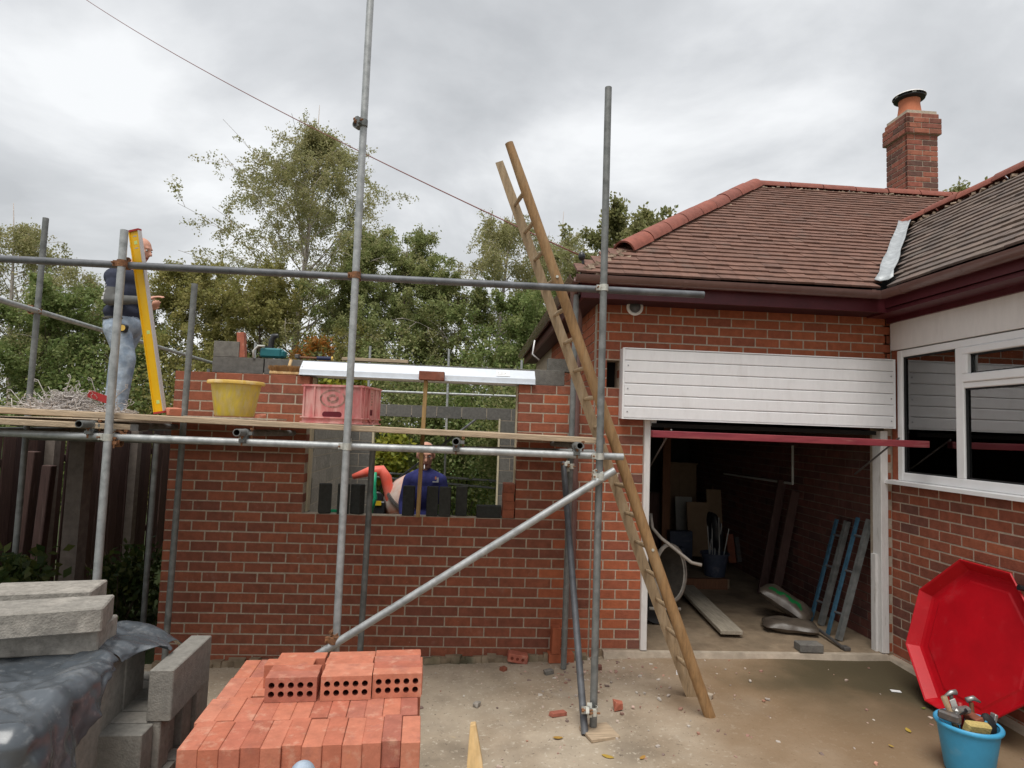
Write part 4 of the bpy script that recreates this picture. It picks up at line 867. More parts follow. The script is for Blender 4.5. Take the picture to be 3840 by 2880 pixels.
# bolster / hammer and timber
p = at(690, 771, y=.25)
hm = thing('lump_hammer', 'hammer with navy grip lying on the block wall top', 'hammer', (p.x, .25, ZI-.02))
MB().tube([(p.x-.19, .25, ZI+.006), (p.x+.0, .25, ZI+.006)], .010, 8).build('shaft', 'wood_dark', hm); MB().tube([(p.x-.02, .25, ZI+.006), (p.x+.11, .25, ZI+.007)], .017, 10).build('grip', 'navy_grip', hm); MB().tube([(p.x+.108, .25, ZI+.007), (p.x+.122, .25, ZI+.007)], .019, 10).build('grip_end', 'yellow_rim', hm); MB().obox((p.x-.19, .25, ZI+.012), (.035, .09, .035)).build('head', 'steel_dark', hm, bevel=.004)
p = at(740, 775, y=.26); q = at(882, 782, y=.26); o = MB().box((p.x, .225, ZI-.008), (q.x, .29, ZI+.022)).build('timber_offcut', 'board', bevel=.003); tag(o, 'flat timber offcut lying along the block wall top', 'timber')
# ------------------------------------------------------------------ bricks stood on the sill
SZ = WZ0+.002
def upbrick(u0, u1, y, label, mat='block_backlit', rot=0., lying=False):
    c = at((u0+u1)/2, 1090, y=y)
    if lying: o = inst(proto('lie', (-BL/2, -.05, 0), (BL/2, .05, .10), mat, .004), 'concrete_brick', None, (c.x, y+.05, SZ), (0, 0, rot))
    else: o = inst(proto('stand', (-.05, -.036, 0), (.05, .036, .25), mat, .004), 'concrete_brick', None, (c.x, y+.04, SZ), (0, 0, rot))
    return tag(o, label, 'brick', 'backlit bricks stood on the window sill')
upbrick(682, 716, -.0, 'leftmost backlit concrete brick stood on end on the window sill', rot=.35)
upbrick(726, 752, .0, 'backlit brick stood on the sill just left of the middle pole', rot=.2)
upbrick(754, 786, .01, 'backlit brick stood on the sill just right of the middle pole', rot=-.5)
upbrick(870, 893, .0, 'backlit brick on the sill left of the timber prop')
upbrick(920, 946, .0, 'backlit brick on the sill right of the timber prop', rot=.05)
upbrick(947, 974, -.005, 'backlit brick on the sill, second right of the timber prop', rot=-.03)
upbrick(985, 1008, .07, 'backlit brick set farther back on the sill, third right of the prop')
upbrick(1030, 1083, .0, 'backlit concrete brick lying flat at the right end of the sill', lying=True)
c = at(1098, 1090, y=.0)
for k in range(4):
    o = inst(proto('loose2', (-.05, -.09, 0), (.05, .09, .0725), 'brick_new', .003), 'stacked_brick', None, (c.x+.004*(k % 2), .085, SZ+.0735*k), (0, 0, random.uniform(-.03, .03)))
    tag(o, ['bottom', 'second', 'third', 'top'][k]+' dark red brick of the small stack at the right end of the sill', 'brick', 'small brick stack on the sill')
# ================================================================== LADDER
ldr = thing('wooden_ladder', 'long wooden pole ladder leaning to the left against the scaffold end', 'ladder', (4.24, -.95, ground(4.2, -1)))
nA, nB = V((4.235, -1.10, ground(4.2, -1)-.01)), at(1100, 309, y=-1.1); fA, fB = V((4.215, -.80, ground(4.2, -1)-.01)), at(1078, 349, y=-.80)
def stile(a, b, rnd_out, mat):
    d = (b-a).normalized(); y = V((0, 1, 0)); x = y.cross(d).normalized(); poly = []
    for k in range(13):
        an = PI*k/12; poly.append(x*(.040*math.cos(an))+y*rnd_out*(.036*math.sin(an)))
    if rnd_out < 0: poly.reverse()
    mb_ = MB(); n_ = len(poly); segs = 14; rr = random.Random(5+rnd_out)
    rings = []
    for s_ in range(segs+1):
        t = s_/segs; c = a+(b-a)*t+x*rr.uniform(-.003, .003); k_ = 1-.12*t
        if s_ == segs: k_ *= .86
        if s_ == 0: k_ *= .95
        rings += [c+q*k_ for q in poly]
    mb_.add(rings, [(s_*n_+i, s_*n_+(i+1) % n_, (s_+1)*n_+(i+1) % n_, (s_+1)*n_+i) for s_ in range(segs) for i in range(n_)]+[tuple(range(n_-1, -1, -1)), tuple(segs*n_+i for i in range(n_))])
    return mb_.build('stile', mat, ldr, smooth=True, angle=45, rec=True)
stile(nA, nB, -1, 'ladder_wood'); stile(fA, fB, 1, 'ladder_pale')
for k in range(17):
    t = .075+k*.0525
    if t > .97: break
    a, b = nA+(nB-nA)*t, fA+(fB-fA)*t; a.y += .004; b.y -= .004
    m = MB().tube([a, a+(b-a)*.18, a+(b-a)*.5, a+(b-a)*.82, b], [.011, .015, .017, .015, .011], 8); m.build('rung', 'ladder_pale', ldr, smooth=True)
    if k in (4, 9, 13): 
        m = MB().tube([a+V((0, -.045, 0)), a+V((0, -.037, 0))], .010, 8); m.build('rung_pin', 'zinc', ldr)
# ================================================================== LOOSE BRICK PILE
ZP = .66
NB = 12; pA = at(660/KS, 2815/KS, z=ZP); pB = at(1578/KS, 2780/KS, z=ZP); ex = (pB-pA); wd_ = ex.length; ex.normalize(); ey = V((-ex.y, ex.x, 0)); rzp = math.atan2(ex.y, ex.x); st = wd_/NB
edge = proto('edge_brick', (0, 0, 0), (.0725, BL, BD), 'brick_fresh', .0025)
g_ = 'loose orange bricks of the pile'; ORD = ['leftmost', 'second from left', 'third from left', 'fourth from left', 'fifth from left', 'sixth from left', 'sixth from right', 'fifth from right', 'fourth from right', 'third from right', 'second from right', 'rightmost']
for r in range(4):
    for k in range(NB):
        if r == 3 and k > 8: pass
        sh_ = [0, -.012, .0, .01][r]
        p = pA+ex*(k*st+sh_+random.uniform(-.0012, .0012))+ey*(r*.2165+random.uniform(-.006, .004)+(.012 if (k*7+r*3) % 5 == 0 else 0)); 
        o = inst(edge, 'loose_brick', None, (p.x, p.y, ZP-BD+random.uniform(-.001, .001)), (0, 0, rzp+random.uniform(-.006, .006)))
        tag(o, 'orange brick laid on edge, '+ORD[k]+' in the '+['front', 'second', 'third', 'back'][r]+' row of the pile top', 'brick', g_)
# raised holed bricks lying bed face towards the viewer
def holed():
    bm = bmesh.new(); L_, H_, D_ = BL, BD, .0725; holes = []
    m = MB(); nx, nz = 5, 2; xs = [0]+[.0215+.043*i+d_ for i in range(nx) for d_ in (-.0155, .0155)]+[L_]; zs_ = [0, .020, .049, .056, .085, H_]
    xs = [0]
    for i in range(nx): c = .027+.040*i; xs += [c-.0145, c+.0145]
    xs.append(L_); zs_ = [0]
    for j in range(nz): c = .033+.037*j; zs_ += [c-.0145, c+.0145]
    zs_.append(H_)
    for i in range(len(xs)-1):
        for j in range(len(zs_)-1):
            x0, x1, z0_, z1 = xs[i], xs[i+1], zs_[j], zs_[j+1]
            if i % 2 == 1 and j % 2 == 1:
                cx_, cz_ = (x0+x1)/2, (z0_+z1)/2; n_ = 12; r_ = .0132; sq = []
                for k in range(n_):
                    a = 2*PI*(k+.5)/n_; c_, s_ = math.cos(a), math.sin(a); f_ = .0145/max(abs(c_), abs(s_)); sq.append((cx_+c_*f_, 0, cz_+s_*f_))
                ci = [(cx_+r_*math.cos(2*PI*(k+.5)/n_), 0, cz_+r_*math.sin(2*PI*(k+.5)/n_)) for k in range(n_)]; bk = [(p[0], .05, p[2]) for p in ci]
                m.add(sq+ci, [(k, (k+1) % n_, n_+(k+1) % n_, n_+k) for k in range(n_)]); m.add(ci+bk, [(k, (k+1) % n_, n_+(k+1) % n_, n_+k) for k in range(n_)], 1); m.add(bk, [tuple(range(n_))], 1)
            else: m.add([(x0, 0, z0_), (x1, 0, z0_), (x1, 0, z1), (x0, 0, z1)], [(0, 1, 2, 3)])
    m.add([(0, 0, 0), (L_, 0, 0), (L_, 0, H_), (0, 0, H_), (0, D_, 0), (L_, D_, 0), (L_, D_, H_), (0, D_, H_)], [(1, 5, 6, 2), (4, 0, 3, 7), (3, 2, 6, 7), (0, 4, 5, 1), (5, 4, 7, 6)])
    me = m.mesh('holed_brick'); me.materials.append(MATS['brick_fresh']); me.materials.append(MATS['brick_hole'])
    b2 = bmesh.new(); b2.from_mesh(me); bmesh.ops.remove_doubles(b2, verts=b2.verts, dist=1e-5); bmesh.ops.recalc_face_normals(b2, faces=b2.faces[:]); b2.to_mesh(me); b2.free(); return me
hme = holed(); flat_b = proto('bed_brick', (0, 0, 0), (BL, .0725, BD), 'brick_fresh', .0025)
for s_, (u, v, nm) in enumerate(((986, 2637, 'left'), (1197, 2631, 'middle'), (1394, 2621, 'right'))):
    p = at(u/KS, v/KS, z=ZP)
    for k in range(4):
        q = p+ey*(.0745*k)+ex*(random.uniform(-.006, .006)+(-.035 if (s_ == 0 and k == 2) else 0)); o = inst(hme if k == 0 else flat_b, 'holed_brick', None, (q.x, q.y, ZP+.0015), (0, 0, rzp+random.uniform(-.012, .012)+.02*(s_-1)))
        tag(o, (['front brick showing ten round holes', 'second brick', 'third brick', 'rear brick'][k])+' of the '+nm+' raised stack on the pile', 'brick', 'raised holed bricks on the pile')
low = MB(); nl = 6
for l in range(1, nl+1):
    for r in range(4):
        for k in range(NB):
            if 0 < r < 3 and 0 < k < NB-1 and l > 1: continue
            c = pA+ex*(k*st+.036)+ey*(r*.2165+.1075); R = Matrix.Rotation(rzp+random.uniform(-.006, .006), 3, 'Z'); low.obox((c.x, c.y, ZP-BD*(l+.5)-.001*l), (.0722, BL-.001, BD-.001), R)
tag(low.build('lower_bricks', 'brick_fresh'), 'lower layers of orange bricks inside the pile under the top layer', 'bricks', kind='stuff')
plt = MB(); c0 = pA+ex*(wd_/2)+ey*.43
for k in range(3): plt.obox((c0.x-ey.x*.38+ey.x*.38*k, c0.y-.38+.38*k, ground(c0.x, c0.y)+.02), (1.0, .09, .05), Matrix.Rotation(rzp, 3, 'Z'))
o = plt.build('pallet', 'board'); tag(o, 'low timber bearers under the orange brick pile', 'pallet')
# ================================================================== CONCRETE BLOCK STACK AND SHEET (left foreground)
ZB = .845; qA, qB = V((1.135, -3.24)), V((1.0, -2.14)); ev = (qB-qA).normalized(); eu = V((ev.y, -ev.x)); rzb = math.atan2(eu.y, eu.x)
def bpt(a, b, z): p = qA-eu*a+ev*b; return V((p.x, p.y, z))
upb = proto('up_block', (-.05, -.1075, 0), (.05, .1075, .44), 'block_mid', .004); upb2 = proto('up_block2', (-.1075, -.05, 0), (.1075, .05, .44), 'block_pale', .004)
names = ['nearest the viewer', 'second from the viewer', 'third from the viewer', 'fourth from the viewer', 'farthest from the viewer']
for l in range(2):
    for b_ in range(5):
        for a_ in range(3 if l else 3):
            p = bpt(.055+.105*a_+random.uniform(-.006, .006), .10+.218*b_*.95, ZB-.45*(l+1)+.005)
            if a_ > 1 and l == 1: continue
            o = inst(upb, 'concrete_block', None, p, (0, 0, rzb+random.uniform(-.03, .03)))
            tag(o, ['outer', 'middle', 'inner'][a_]+(' upright grey block in the upper tier of the sheeted stack, ' if l == 0 else ' upright grey block in the lower tier of the sheeted stack, ')+names[b_], 'block', 'upright blocks of the sheeted stack')
cb = MB()
for a, b, z0_, z1 in ((.34, 0, ground(1, -3), ZB-.02),): cb.obox((bpt(.34+.28, .515, 0).x, bpt(.34+.28, .515, 0).y, (z0_+z1)/2), (.56, 1.0, z1-z0_), Matrix.Rotation(rzb, 3, 'Z'))
o = cb.build('stack_core', 'block_pale'); tag(o, 'closely packed grey blocks inside the stack under the black sheet', 'blocks', kind='stuff')
o = MB().obox((bpt(.45, .5, 0).x, bpt(.45, .5, 0).y, ground(1, -3)+.02), (.95, 1.0, .05), Matrix.Rotation(rzb, 3, 'Z')).build('pallet', 'board'); tag(o, 'timber pallet boards under the grey block stack', 'pallet')
# second cluster of upright blocks between the stack and the bricks
edb = proto('edge_block', (-.22, -.05, 0), (.22, .05, .215), 'block_mid', .004)
tag(inst(edb, 'concrete_block', None, (1.222, -2.315, .565), (0, 0, PI/2+.05)), 'grey block laid on edge on top of the group beside the sheeted stack', 'block', 'blocks on edge by the brick pile')
for k in range(6):
    o = inst(edb, 'concrete_block', None, (1.0+[.0, .02, -.01, .015, .03, .0][k], -2.60+.112*k, .348), (0, 0, .04)); tag(o, ['nearest', 'second', 'third', 'fourth', 'fifth', 'farthest'][k]+' block end in the second tier beside the brick pile', 'block', 'blocks on edge by the brick pile')
lowb = MB()
for l in range(2):
    for k in range(6): lowb.obox((1.03+.02*((k+l) % 3), -2.60+.112*k, .24-.217*l), (.44, .10, .215), Matrix.Rotation(.04, 3, 'Z'))
o = lowb.build('lower_blocks', 'block_mid'); tag(o, 'lower grey blocks under the separate block group', 'blocks', kind='stuff')
# black polythene sheet: grid draped over the stack, with a hanging corner
def drape():
    mb_ = MB(); na, nb = 70, 84; rr = random.Random(2); vs_ = []
    for i in range(na+1):
        for j in range(nb+1):
            a = -.34+1.34*i/na; b = -.42+1.62*j/nb        # a: inwards from the right edge, b: away from the viewer
            over_a = max(0, -a); over_b = max(0, -b); over_c = max(0, b-1.06)
            z = ZB+.012+.010*math.sin(a*14+b*5)+.012*math.sin(b*11-a*7)*math.sin(a*6)+.02*max(0, math.sin((a*.8-b)*9))*max(0, .35-abs(a-.1))
            pa_, pb_ = a, b
            lim = .10+.30*max(0, min(1, (b-.05)/.0001)) if False else 0
            # right overhang: tapers from a long flap at the front to a short one in the middle
            if over_a > 0:
                flap = 1.0 if b < .45 else (.55 if b < .85 else 1.0); h = over_a*(.95 if b < .5 else .8)
                z -= h*flap*.98*(1 if b < .8 else .62); pa_ = -.012-over_a*(.20 if b < .8 else .70)-.012*math.sin(b*17)
            if over_b > 0: z -= over_b*.95; pb_ = -.012-over_b*.22-.014*math.sin(a*15)
            if over_c > 0: z -= over_c*.6; pb_ = 1.06+over_c*.75
            from mathutils import noise as mn
            q3 = V((a*5.5, b*5.5, 1.7)); rg = 1-abs(mn.noise(q3))*2.2; rg2 = 1-abs(mn.noise(q3*2.3+V((5, 1, 0))))*2.2; rg3 = 1-abs(mn.noise(q3*5.1+V((2, 7, 3))))*2.2; cr_ = .020*rg+.014*rg2+.006*rg3
            if over_a > 0: pa_ -= cr_*1.1
            elif over_b > 0: pb_ -= cr_*1.1
            else: z += max(0, cr_)*(.35 if (.15 < a and .45 < b < 1.1) else 1.0)
            p = bpt(pa_, pb_, z)
            if 1.15 < p.x < 1.28 and -2.58 < p.y < -2.05: p.z = max(p.z, .79)
            vs_.append(p)
    fs = []
    for i in range(na):
        for j in range(nb):
            a = -.34+1.34*(i+.5)/na; b = -.42+1.62*(j+.5)/nb
            edge_ = -.30+.30*max(0, (b-.12)/.55) if b < .67 else (-.10 if b < .84 else -.15)     # sheet edge on the right side
            if a < edge_ : continue
            fs.append((i*(nb+1)+j, i*(nb+1)+j+1, (i+1)*(nb+1)+j+1, (i+1)*(nb+1)+j))
    mb_.add(vs_, fs); o = mb_.build('polythene_sheet', 'dpm', smooth=True, rec=True)
    md = o.modifiers.new('t', 'SOLIDIFY'); md.thickness = .003; md2 = o.modifiers.new('s', 'SUBSURF'); md2.levels = 1; md2.render_levels = 1
    return tag(o, 'crumpled black polythene sheet draped over the concrete block stack', 'plastic sheet')
drape()
# blocks lying on the sheet
flatb = proto('flat_block', (-.22, -.1075, 0), (.22, .1075, .10), 'block_pale', .006)
pc = at(226, 1300, z=1.133)
eR = rzb+.10; 
def fb(u, v, ztop, rot, lab, shx=0, shy=0):
    p = at(u, v, z=ztop); d = V((math.cos(rot), math.sin(rot))); n_ = V((-d.y, d.x)); c = V((p.x, p.y))-d*.22+n_*(-.1075)+d*shx+n_*shy
    o = inst(flatb, 'concrete_block', None, (c.x, c.y, ztop-.10), (0, 0, rot)); return tag(o, lab, 'block', 'loose blocks lying on the black sheet')
def fb2(x, y, ztop, rot, lab):        # x, y: right front corner
    d = V((math.cos(rot), math.sin(rot))); n_ = V((-d.y, d.x)); c = V((x, y))-d*.22+n_*.1075
    return tag(inst(flatb, 'concrete_block', None, (c.x, c.y, ztop-.10), (0, 0, rot)), lab, 'block', 'loose blocks lying on the black sheet')
fb2(1.015, -2.616, 1.062, .32, 'pale grey block on top of the pair weighing down the black sheet')
fb2(.985, -2.58, .961, .18, 'dark lower block of the pair weighing down the black sheet')
fb2(.815, -2.36, 1.06, .22, 'pale block lying behind the top block on the black sheet')
fb2(.62, -2.40, .96, .22, 'block under the rear pale block on the black sheet')
# timber peg near the camera and a grey blue cap
p = at(1022, 1562, w=1.75); q = V((p.x+.10, p.y-.25, ground(2.5, -3.6)))
pg = MB(); d = (p-q).normalized(); x = d.cross(V((0, 1, 0))).normalized(); y = d.cross(x); sec = [(-1, -1), (1, -1), (1, 1), (-1, 1)]
vs_ = [q+x*sx*.022+y*sy*.022 for sx, sy in sec]+[p-d*.10+x*sx*.022+y*sy*.022 for sx, sy in sec]+[p+x*sx*.008+y*sy*.018 for sx, sy in sec]
pg.add(vs_, [(3, 2, 1, 0), (0, 1, 5, 4), (1, 2, 6, 5), (2, 3, 7, 6), (3, 0, 4, 7), (4, 5, 9, 8), (5, 6, 10, 9), (6, 7, 11, 10), (7, 4, 8, 11), (8, 9, 10, 11)])
tag(pg.build('timber_peg', 'timber_new', bevel=.002, rec=True), 'pointed timber peg standing at the bottom edge right of the brick pile', 'timber peg')
p = at(655, 1646, w=1.55); m = MB().ball(p-V((0, 0, .03)), (.032, .03, .032), 16, 10); m.tube([p-V((0, 0, .04)), V((p.x-.02, p.y-.05, ground(2, -4)))], .020, 12); o = m.build('tool_shaft', 'denim', smooth=True); tag(o, 'blue grey rounded tool handle end at the bottom edge before the bricks', 'tool handle')
# ================================================================== GARAGE CONTENTS
def GP(xz, yz): return (2300+xz/1.8436)/KS, (1600+yz/1.8436)/KS
def gat(xz, yz, **k): return at(*GP(xz, yz), **k)
# raised back floor with timber sill
sy = gat(800, 1120, z=.0).y
o = MB().box((3.82, sy, 0.002), (5.75, 5.19, .11)).build('raised_floor', 'floor_garage', hs); o2 = MB().box((3.9, sy-.06, .002), (5.7, sy-.002, .125)).build('step_timber', 'wood_dark', hs)
# wheelbarrow tipped up against the left side
c = gat(395, 1010, y=.75); wb = thing('wheelbarrow', 'dusty steel wheelbarrow tipped up on end just inside the garage door', 'wheelbarrow', (c.x, c.y, 0))
axb = V((.62, -.75, .12)).normalized(); zx = axb; xx_ = zx.cross(V((0, 0, 1))).normalized(); yy_ = zx.cross(xx_); R = Matrix((xx_, yy_, zx)).transposed()
MB().lathe([(.0, -.30), (.12, -.29), (.20, -.2), (.262, .0), (.27, .0)], 32, c, R).build('tray_outside', 'barrow', wb, smooth=True); MB().lathe([(.262, -.002), (.19, -.19), (.11, -.28), (0, -.285)], 32, c, R).build('tray_inside', 'barrow_in', wb, smooth=True)
MB().lathe([(.258, -.018), (.282, -.018), (.288, 0), (.282, .018), (.258, .018)], 32, c, R).build('rim', 'barrow', wb, smooth=True)
m = MB().tube([gat(258, 600, y=.62), gat(270, 700, y=.60), gat(330, 770, y=.55), gat(430, 850, y=.5), gat(540, 940, y=.45), gat(612, 957, y=.42)], .016, 10); m.build('handle', 'barrow', wb, smooth=True)
p = gat(300, 1290, y=.7); m = MB(); m.lathe([(.0, -.03), (.10, -.03), (.155, -.045), (.17, 0), (.155, .045), (.10, .03), (0, .03)], 24, (p.x, p.y, .17), Matrix.Rotation(PI/2, 3, 'X')); m.build('wheel', 'black_rubber', wb, smooth=True, angle=50)
m = MB(); m.tube([(p.x-.1, p.y-.08, .17), (p.x+.22, p.y-.05, .16)], .016, 8); m.tube([(p.x, p.y, .17), c-axb*.25], .016, 8); m.build('frame', 'barrow', wb, smooth=True)
# board on the floor
p, q = gat(820, 1425, z=.05), gat(495, 1105, z=.08); o = MB().beam(p, q, .21, .038).build('floor_plank', 'plank_grey', bevel=.004); tag(o, 'grey scaffold board lying across the garage floor behind the ladder', 'board')
# grey paver
p = gat(1350, 1500, z=.06); o = MB().obox((p.x, p.y, .035), (.21, .12, .068), Matrix.Rotation(-.03, 3, 'Z')).build('grey_paver', 'block', bevel=.005); tag(o, 'single grey concrete brick on the garage floor near the sacks', 'brick')
# sacks
def pillow(c, L_, W_, H_, rz, mat, seed, tilt=0, band=False):
    rr = random.Random(seed); n, m_ = 28, 18; vs_ = []; R = Matrix.Rotation(rz, 3, 'Z')@Matrix.Rotation(tilt, 3, 'Y')
    for top in (1, -1):
        for i in range(n+1):
            for j in range(m_+1):
                x = -1+2*i/n; y = -1+2*j/m_; e_ = (1-abs(x)**3.2)*(1-abs(y)**3); k = max(0, e_)**.55
                z = top*k*(1+.16*math.sin(x*5+seed)*math.cos(y*4+seed))*(.5 if top > 0 else .42)
                px = x*(1-.10*abs(y)**4)+.02*math.sin(y*9+seed); py = y*(1-.14*(1-abs(x)**2)*0+.03*math.sin(x*8+seed))
                vs_.append(V(c)+R@V((px*L_/2, py*W_/2, z*H_)))
    a = (n+1)*(m_+1); fs = []; mi_ = []
    for s_, o_ in ((1, 0), (-1, a)):
        for i in range(n):
            for j in range(m_):
                f = (o_+i*(m_+1)+j, o_+(i+1)*(m_+1)+j, o_+(i+1)*(m_+1)+j+1, o_+i*(m_+1)+j+1); fs.append(f if s_ > 0 else f[::-1]); mi_.append(1 if (band and s_ > 0 and abs(-1+2*j/m_+.45+.12*math.sin(i*.9)) < .2 and 3 < i < n-5) else 0)
    r_ = MB().add(vs_, fs); r_.m = mi_; return r_
p = gat(1235, 1380, z=.06); o = pillow((p.x, p.y+.04, .055), .50, .30, .125, -.35, 'sack', 3).build('plastic_sack', 'sack', smooth=True); tag(o, 'lower brown plastic sack lying flat on the garage floor', 'sack')
p = gat(1215, 1215, z=.22); s2 = thing('plastic_sack', 'upper bulging brown plastic sack with a green stripe on the sack pile', 'sack', (p.x, p.y+.1, .15)); o = pillow((p.x+.03, p.y+.12, .185), .52, .33, .17, -.75, 'sack', 8, .45, True).build('bag_body', ['sack', 'sack_green'], s2, smooth=True)
# long tool
a, b = gat(1590, 1530, z=.02), gat(1425, 1405, z=.05); tl_ = thing('digging_bar', 'dark long handled bar lying beside the grey sacks', 'bar', a); MB().tube([a, b], .015, 8).build('shaft', 'steel_dark', tl_); m = MB(); m.obox(a+V((.02, 0, .0)), (.06, .07, .03)); m.build('head', 'steel_dark', tl_, bevel=.005)
# planks with blue edges leaning on the right wall
for k, (x0, y0, x1, y1, dk) in enumerate(((1365, 1340, 1545, 640, 46), (1480, 1440, 1692, 628, 52))):
    a = gat(x0, y0, z=.01); b = gat(x1, y1, x=XC-.06); d = (b-a).normalized(); sidev = V((0, -1, 0)); 
    fr = thing('painted_frame', ['blue edged dark metal trestle farther into the garage, leaning on the brick wall', 'blue edged dark metal trestle nearest the garage door, leaning on the brick wall'][k], 'trestle', a, 'blue edged trestles in the garage')
    MB().beam(a, b, .022, .035, (0, 1, 0)).build('blue_edge', 'blue_paint', fr); off = V((.03, -.13, 0))
    MB().beam(a+off, b+off, .045, .05, (0, 1, 0)).build('dark_rail', 'galv_dull', fr)
    for t in (.2, .55, .85): MB().tube([a+(b-a)*t, a+off+(b-a)*t], .012, 6).build('cross_bar', 'galv_dark', fr)
for (yy, zt_, mt, lb) in ((1.55, 1.25, 'fence', 'dull dark plank leaning on the garage wall behind the blue edged trestles'), (1.85, 1.35, 'fence', 'dark brown plank leaning on the garage wall, farthest inside')):
    o = MB().beam((XC-.30, yy, .01), (XC-.03, yy+.04, zt_), .10, .03, (0, 1, 0)).build('leaning_plank', mt); tag(o, lb, 'plank')
# back corner clutter
ZF = .112
p = gat(700, 1030, z=ZF); nt_ = thing('navy_tub', 'dark navy plastic bucket full of rods on the raised garage floor', 'bucket', (p.x, p.y, ZF)); MB().lathe([(0, 0.002), (.12, .002), (.165, .28), (.158, .28), (.115, .01), (0, .01)], 24, (p.x, p.y, ZF)).build('bucket_wall', 'navy_tub', nt_, smooth=True, angle=40); MB().lathe([(.158, .268), (.18, .268), (.18, .285), (.158, .285)], 24, (p.x, p.y, ZF)).build('rim', 'navy_tub', nt_)
for k in range(7):
    a = V((p.x-.07+.024*k, p.y+random.uniform(-.05, .05), ZF+.02)); b = a+V((random.uniform(-.05, .16), random.uniform(-.03, .1), random.uniform(.5, .8))); o = MB().tube([a, b], .007, 6).build('metal_rod', 'steel'); tag(o, ['thin metal rod standing in the navy bucket, leftmost', 'second metal rod in the navy bucket', 'third metal rod in the navy bucket', 'middle metal rod in the navy bucket', 'fifth metal rod in the navy bucket', 'sixth metal rod in the navy bucket', 'rightmost metal rod in the navy bucket'][k], 'rod', 'rods in the navy bucket')
p = gat(700, 760, y=p.y+.12); m = pillow((p.x, p.y, ZF+.52), .5, .26, .16, .0, 'black_plastic', 5, 1.4); o = m.build('black_bag', 'black_plastic', smooth=True); tag(o, 'crumpled black bin bag standing behind the navy bucket', 'bag')
yb = 4.2
def panel(xz0, yz0, xz1, yz1, y, mat, name, lab, cat, th_=.03, lean=.12):
    a = gat(xz0, yz1, y=y); b = gat(xz1, yz0, y=y); x0, x1 = min(a.x, b.x), max(a.x, b.x); zt = b.z
    m = MB().obox(((x0+x1)/2, y+lean/2, (ZF+zt)/2), (x1-x0, th_, zt-ZF), Matrix.Rotation(-math.atan2(lean, zt-ZF), 3, 'X')); o = m.build(name, mat); return tag(o, lab, cat)
panel(440, 490, 560, 800, 3.9, 'offwhite_board', 'white_panel', 'off white sheet leaning at the back left of the garage', 'panel')
panel(520, 530, 680, 900, 3.4, 'card', 'tan_panel', 'tan board leaning behind the navy bucket', 'panel')
panel(660, 440, 775, 700, 3.7, 'card', 'tan_panel', 'smaller tan board leaning high above the navy bucket', 'panel')
panel(700, 410, 800, 560, 4.0, 'wood_dark', 'brown_panel', 'reddish brown board behind the smaller tan board in the garage', 'panel')
panel(800, 750, 850, 1010, 3.0, 'brick_new', 'red_plank', 'short red plank standing right of the navy bucket', 'plank')
panel(858, 770, 890, 1010, 3.05, 'steel_dark', 'dark_plank', 'short dark plank standing beside the red plank', 'plank')
panel(905, 500, 965, 1010, 3.3, 'wood_dark', 'dark_plank', 'tall dark plank right of the short red plank', 'plank')
o = MB().box((gat(340, 500, y=3.2).x, 3.2, ZF), (gat(392, 500, y=3.2).x, 3.26, 2.5)).build('timber_post', 'wood_dark', hs)
a = gat(1240, 130, x=XC-.01); b = gat(1240, 395, x=XC-.01); c = gat(765, 325, x=XC-.01)
pp_ = MB().tube([a, b], .014, 8); pp_.tube([b, c], .014, 8); pp_.build('wall_pipe', 'patio_white', hs)
o = MB().box((gat(430, 900, y=2.9).x, 2.9, ZF), (gat(500, 900, y=2.9).x, 3.1, ZF+.22)).build('paint_tin', 'navy_tub', bevel=.01); tag(o, 'small dark box on the raised garage floor by the wheelbarrow', 'box')
for k, (xz, y_, w_, h_, mt, lb) in enumerate(((300, 3.4, .28, .9, 'fence', 'tall dark board at the far left of the garage behind the wheelbarrow'), (470, 3.0, .32, .42, 'navy_tub', 'dark box stacked at the back left of the garage floor'), (455, 4.6, .55, 1.25, 'card', 'brown cupboard standing at the back of the garage'), (600, 4.8, .5, 1.0, 'wood_dark', 'dark wooden cabinet at the back wall of the garage'), (850, 4.4, .3, 1.15, 'steel_dark', 'dark metal rack at the back right of the garage'), (960, 3.9, .16, 1.45, 'fence', 'narrow dark board leaning right of the tall dark plank'))):
    p = gat(xz, 800, y=y_); m = MB().box((p.x-w_/2, y_, ZF), (p.x+w_/2, y_+.12, ZF+h_)); 
    if k in (2, 3, 4): m.box((p.x-w_/2-.02, y_-.02, ZF+h_+.001), (p.x+w_/2+.02, y_+.14, ZF+h_+.03)); m.box((p.x-.01, y_-.015, ZF+.1), (p.x+.01, y_-.001, ZF+h_-.1))
    tag(m.build(['dark_board', 'storage_box', 'cupboard', 'cabinet', 'metal_rack', 'dark_board'][k], mt, bevel=.006), lb, ['board', 'box', 'cupboard', 'cabinet', 'rack', 'board'][k])
# ================================================================== RED TRAY
tc_ = V((6.105, -1.17, .485)); e2 = V((.27, 0, .963)).normalized(); e1 = V((0, -1, 0)); nz_ = e2.cross(e1).normalized()
if nz_.x > 0: nz_ = -nz_
def octo(r, off, n=8, rot=PI/8): return [tc_+e1*(r*math.cos(rot+2*PI*k/n))+e2*(r*math.sin(rot+2*PI*k/n)*1.02)+nz_*off for k in range(n)]
tr_ = thing('mixing_tray', 'large bright red octagonal plastic mixing tray leaning on the bungalow wall', 'tray', (6.0, -1.15, ground(6, -1)))
rings = [octo(.565, .075), octo(.557, .082), octo(.545, .075), octo(.505, .006), octo(.48, .0), octo(.43, .0), octo(.415, .006), octo(.0, .006)]
vs_ = [q for r in rings for q in r]; m = MB().add(vs_, [(i*8+k, i*8+(k+1) % 8, (i+1)*8+(k+1) % 8, (i+1)*8+k) for i in range(len(rings)-1) for k in range(8)])
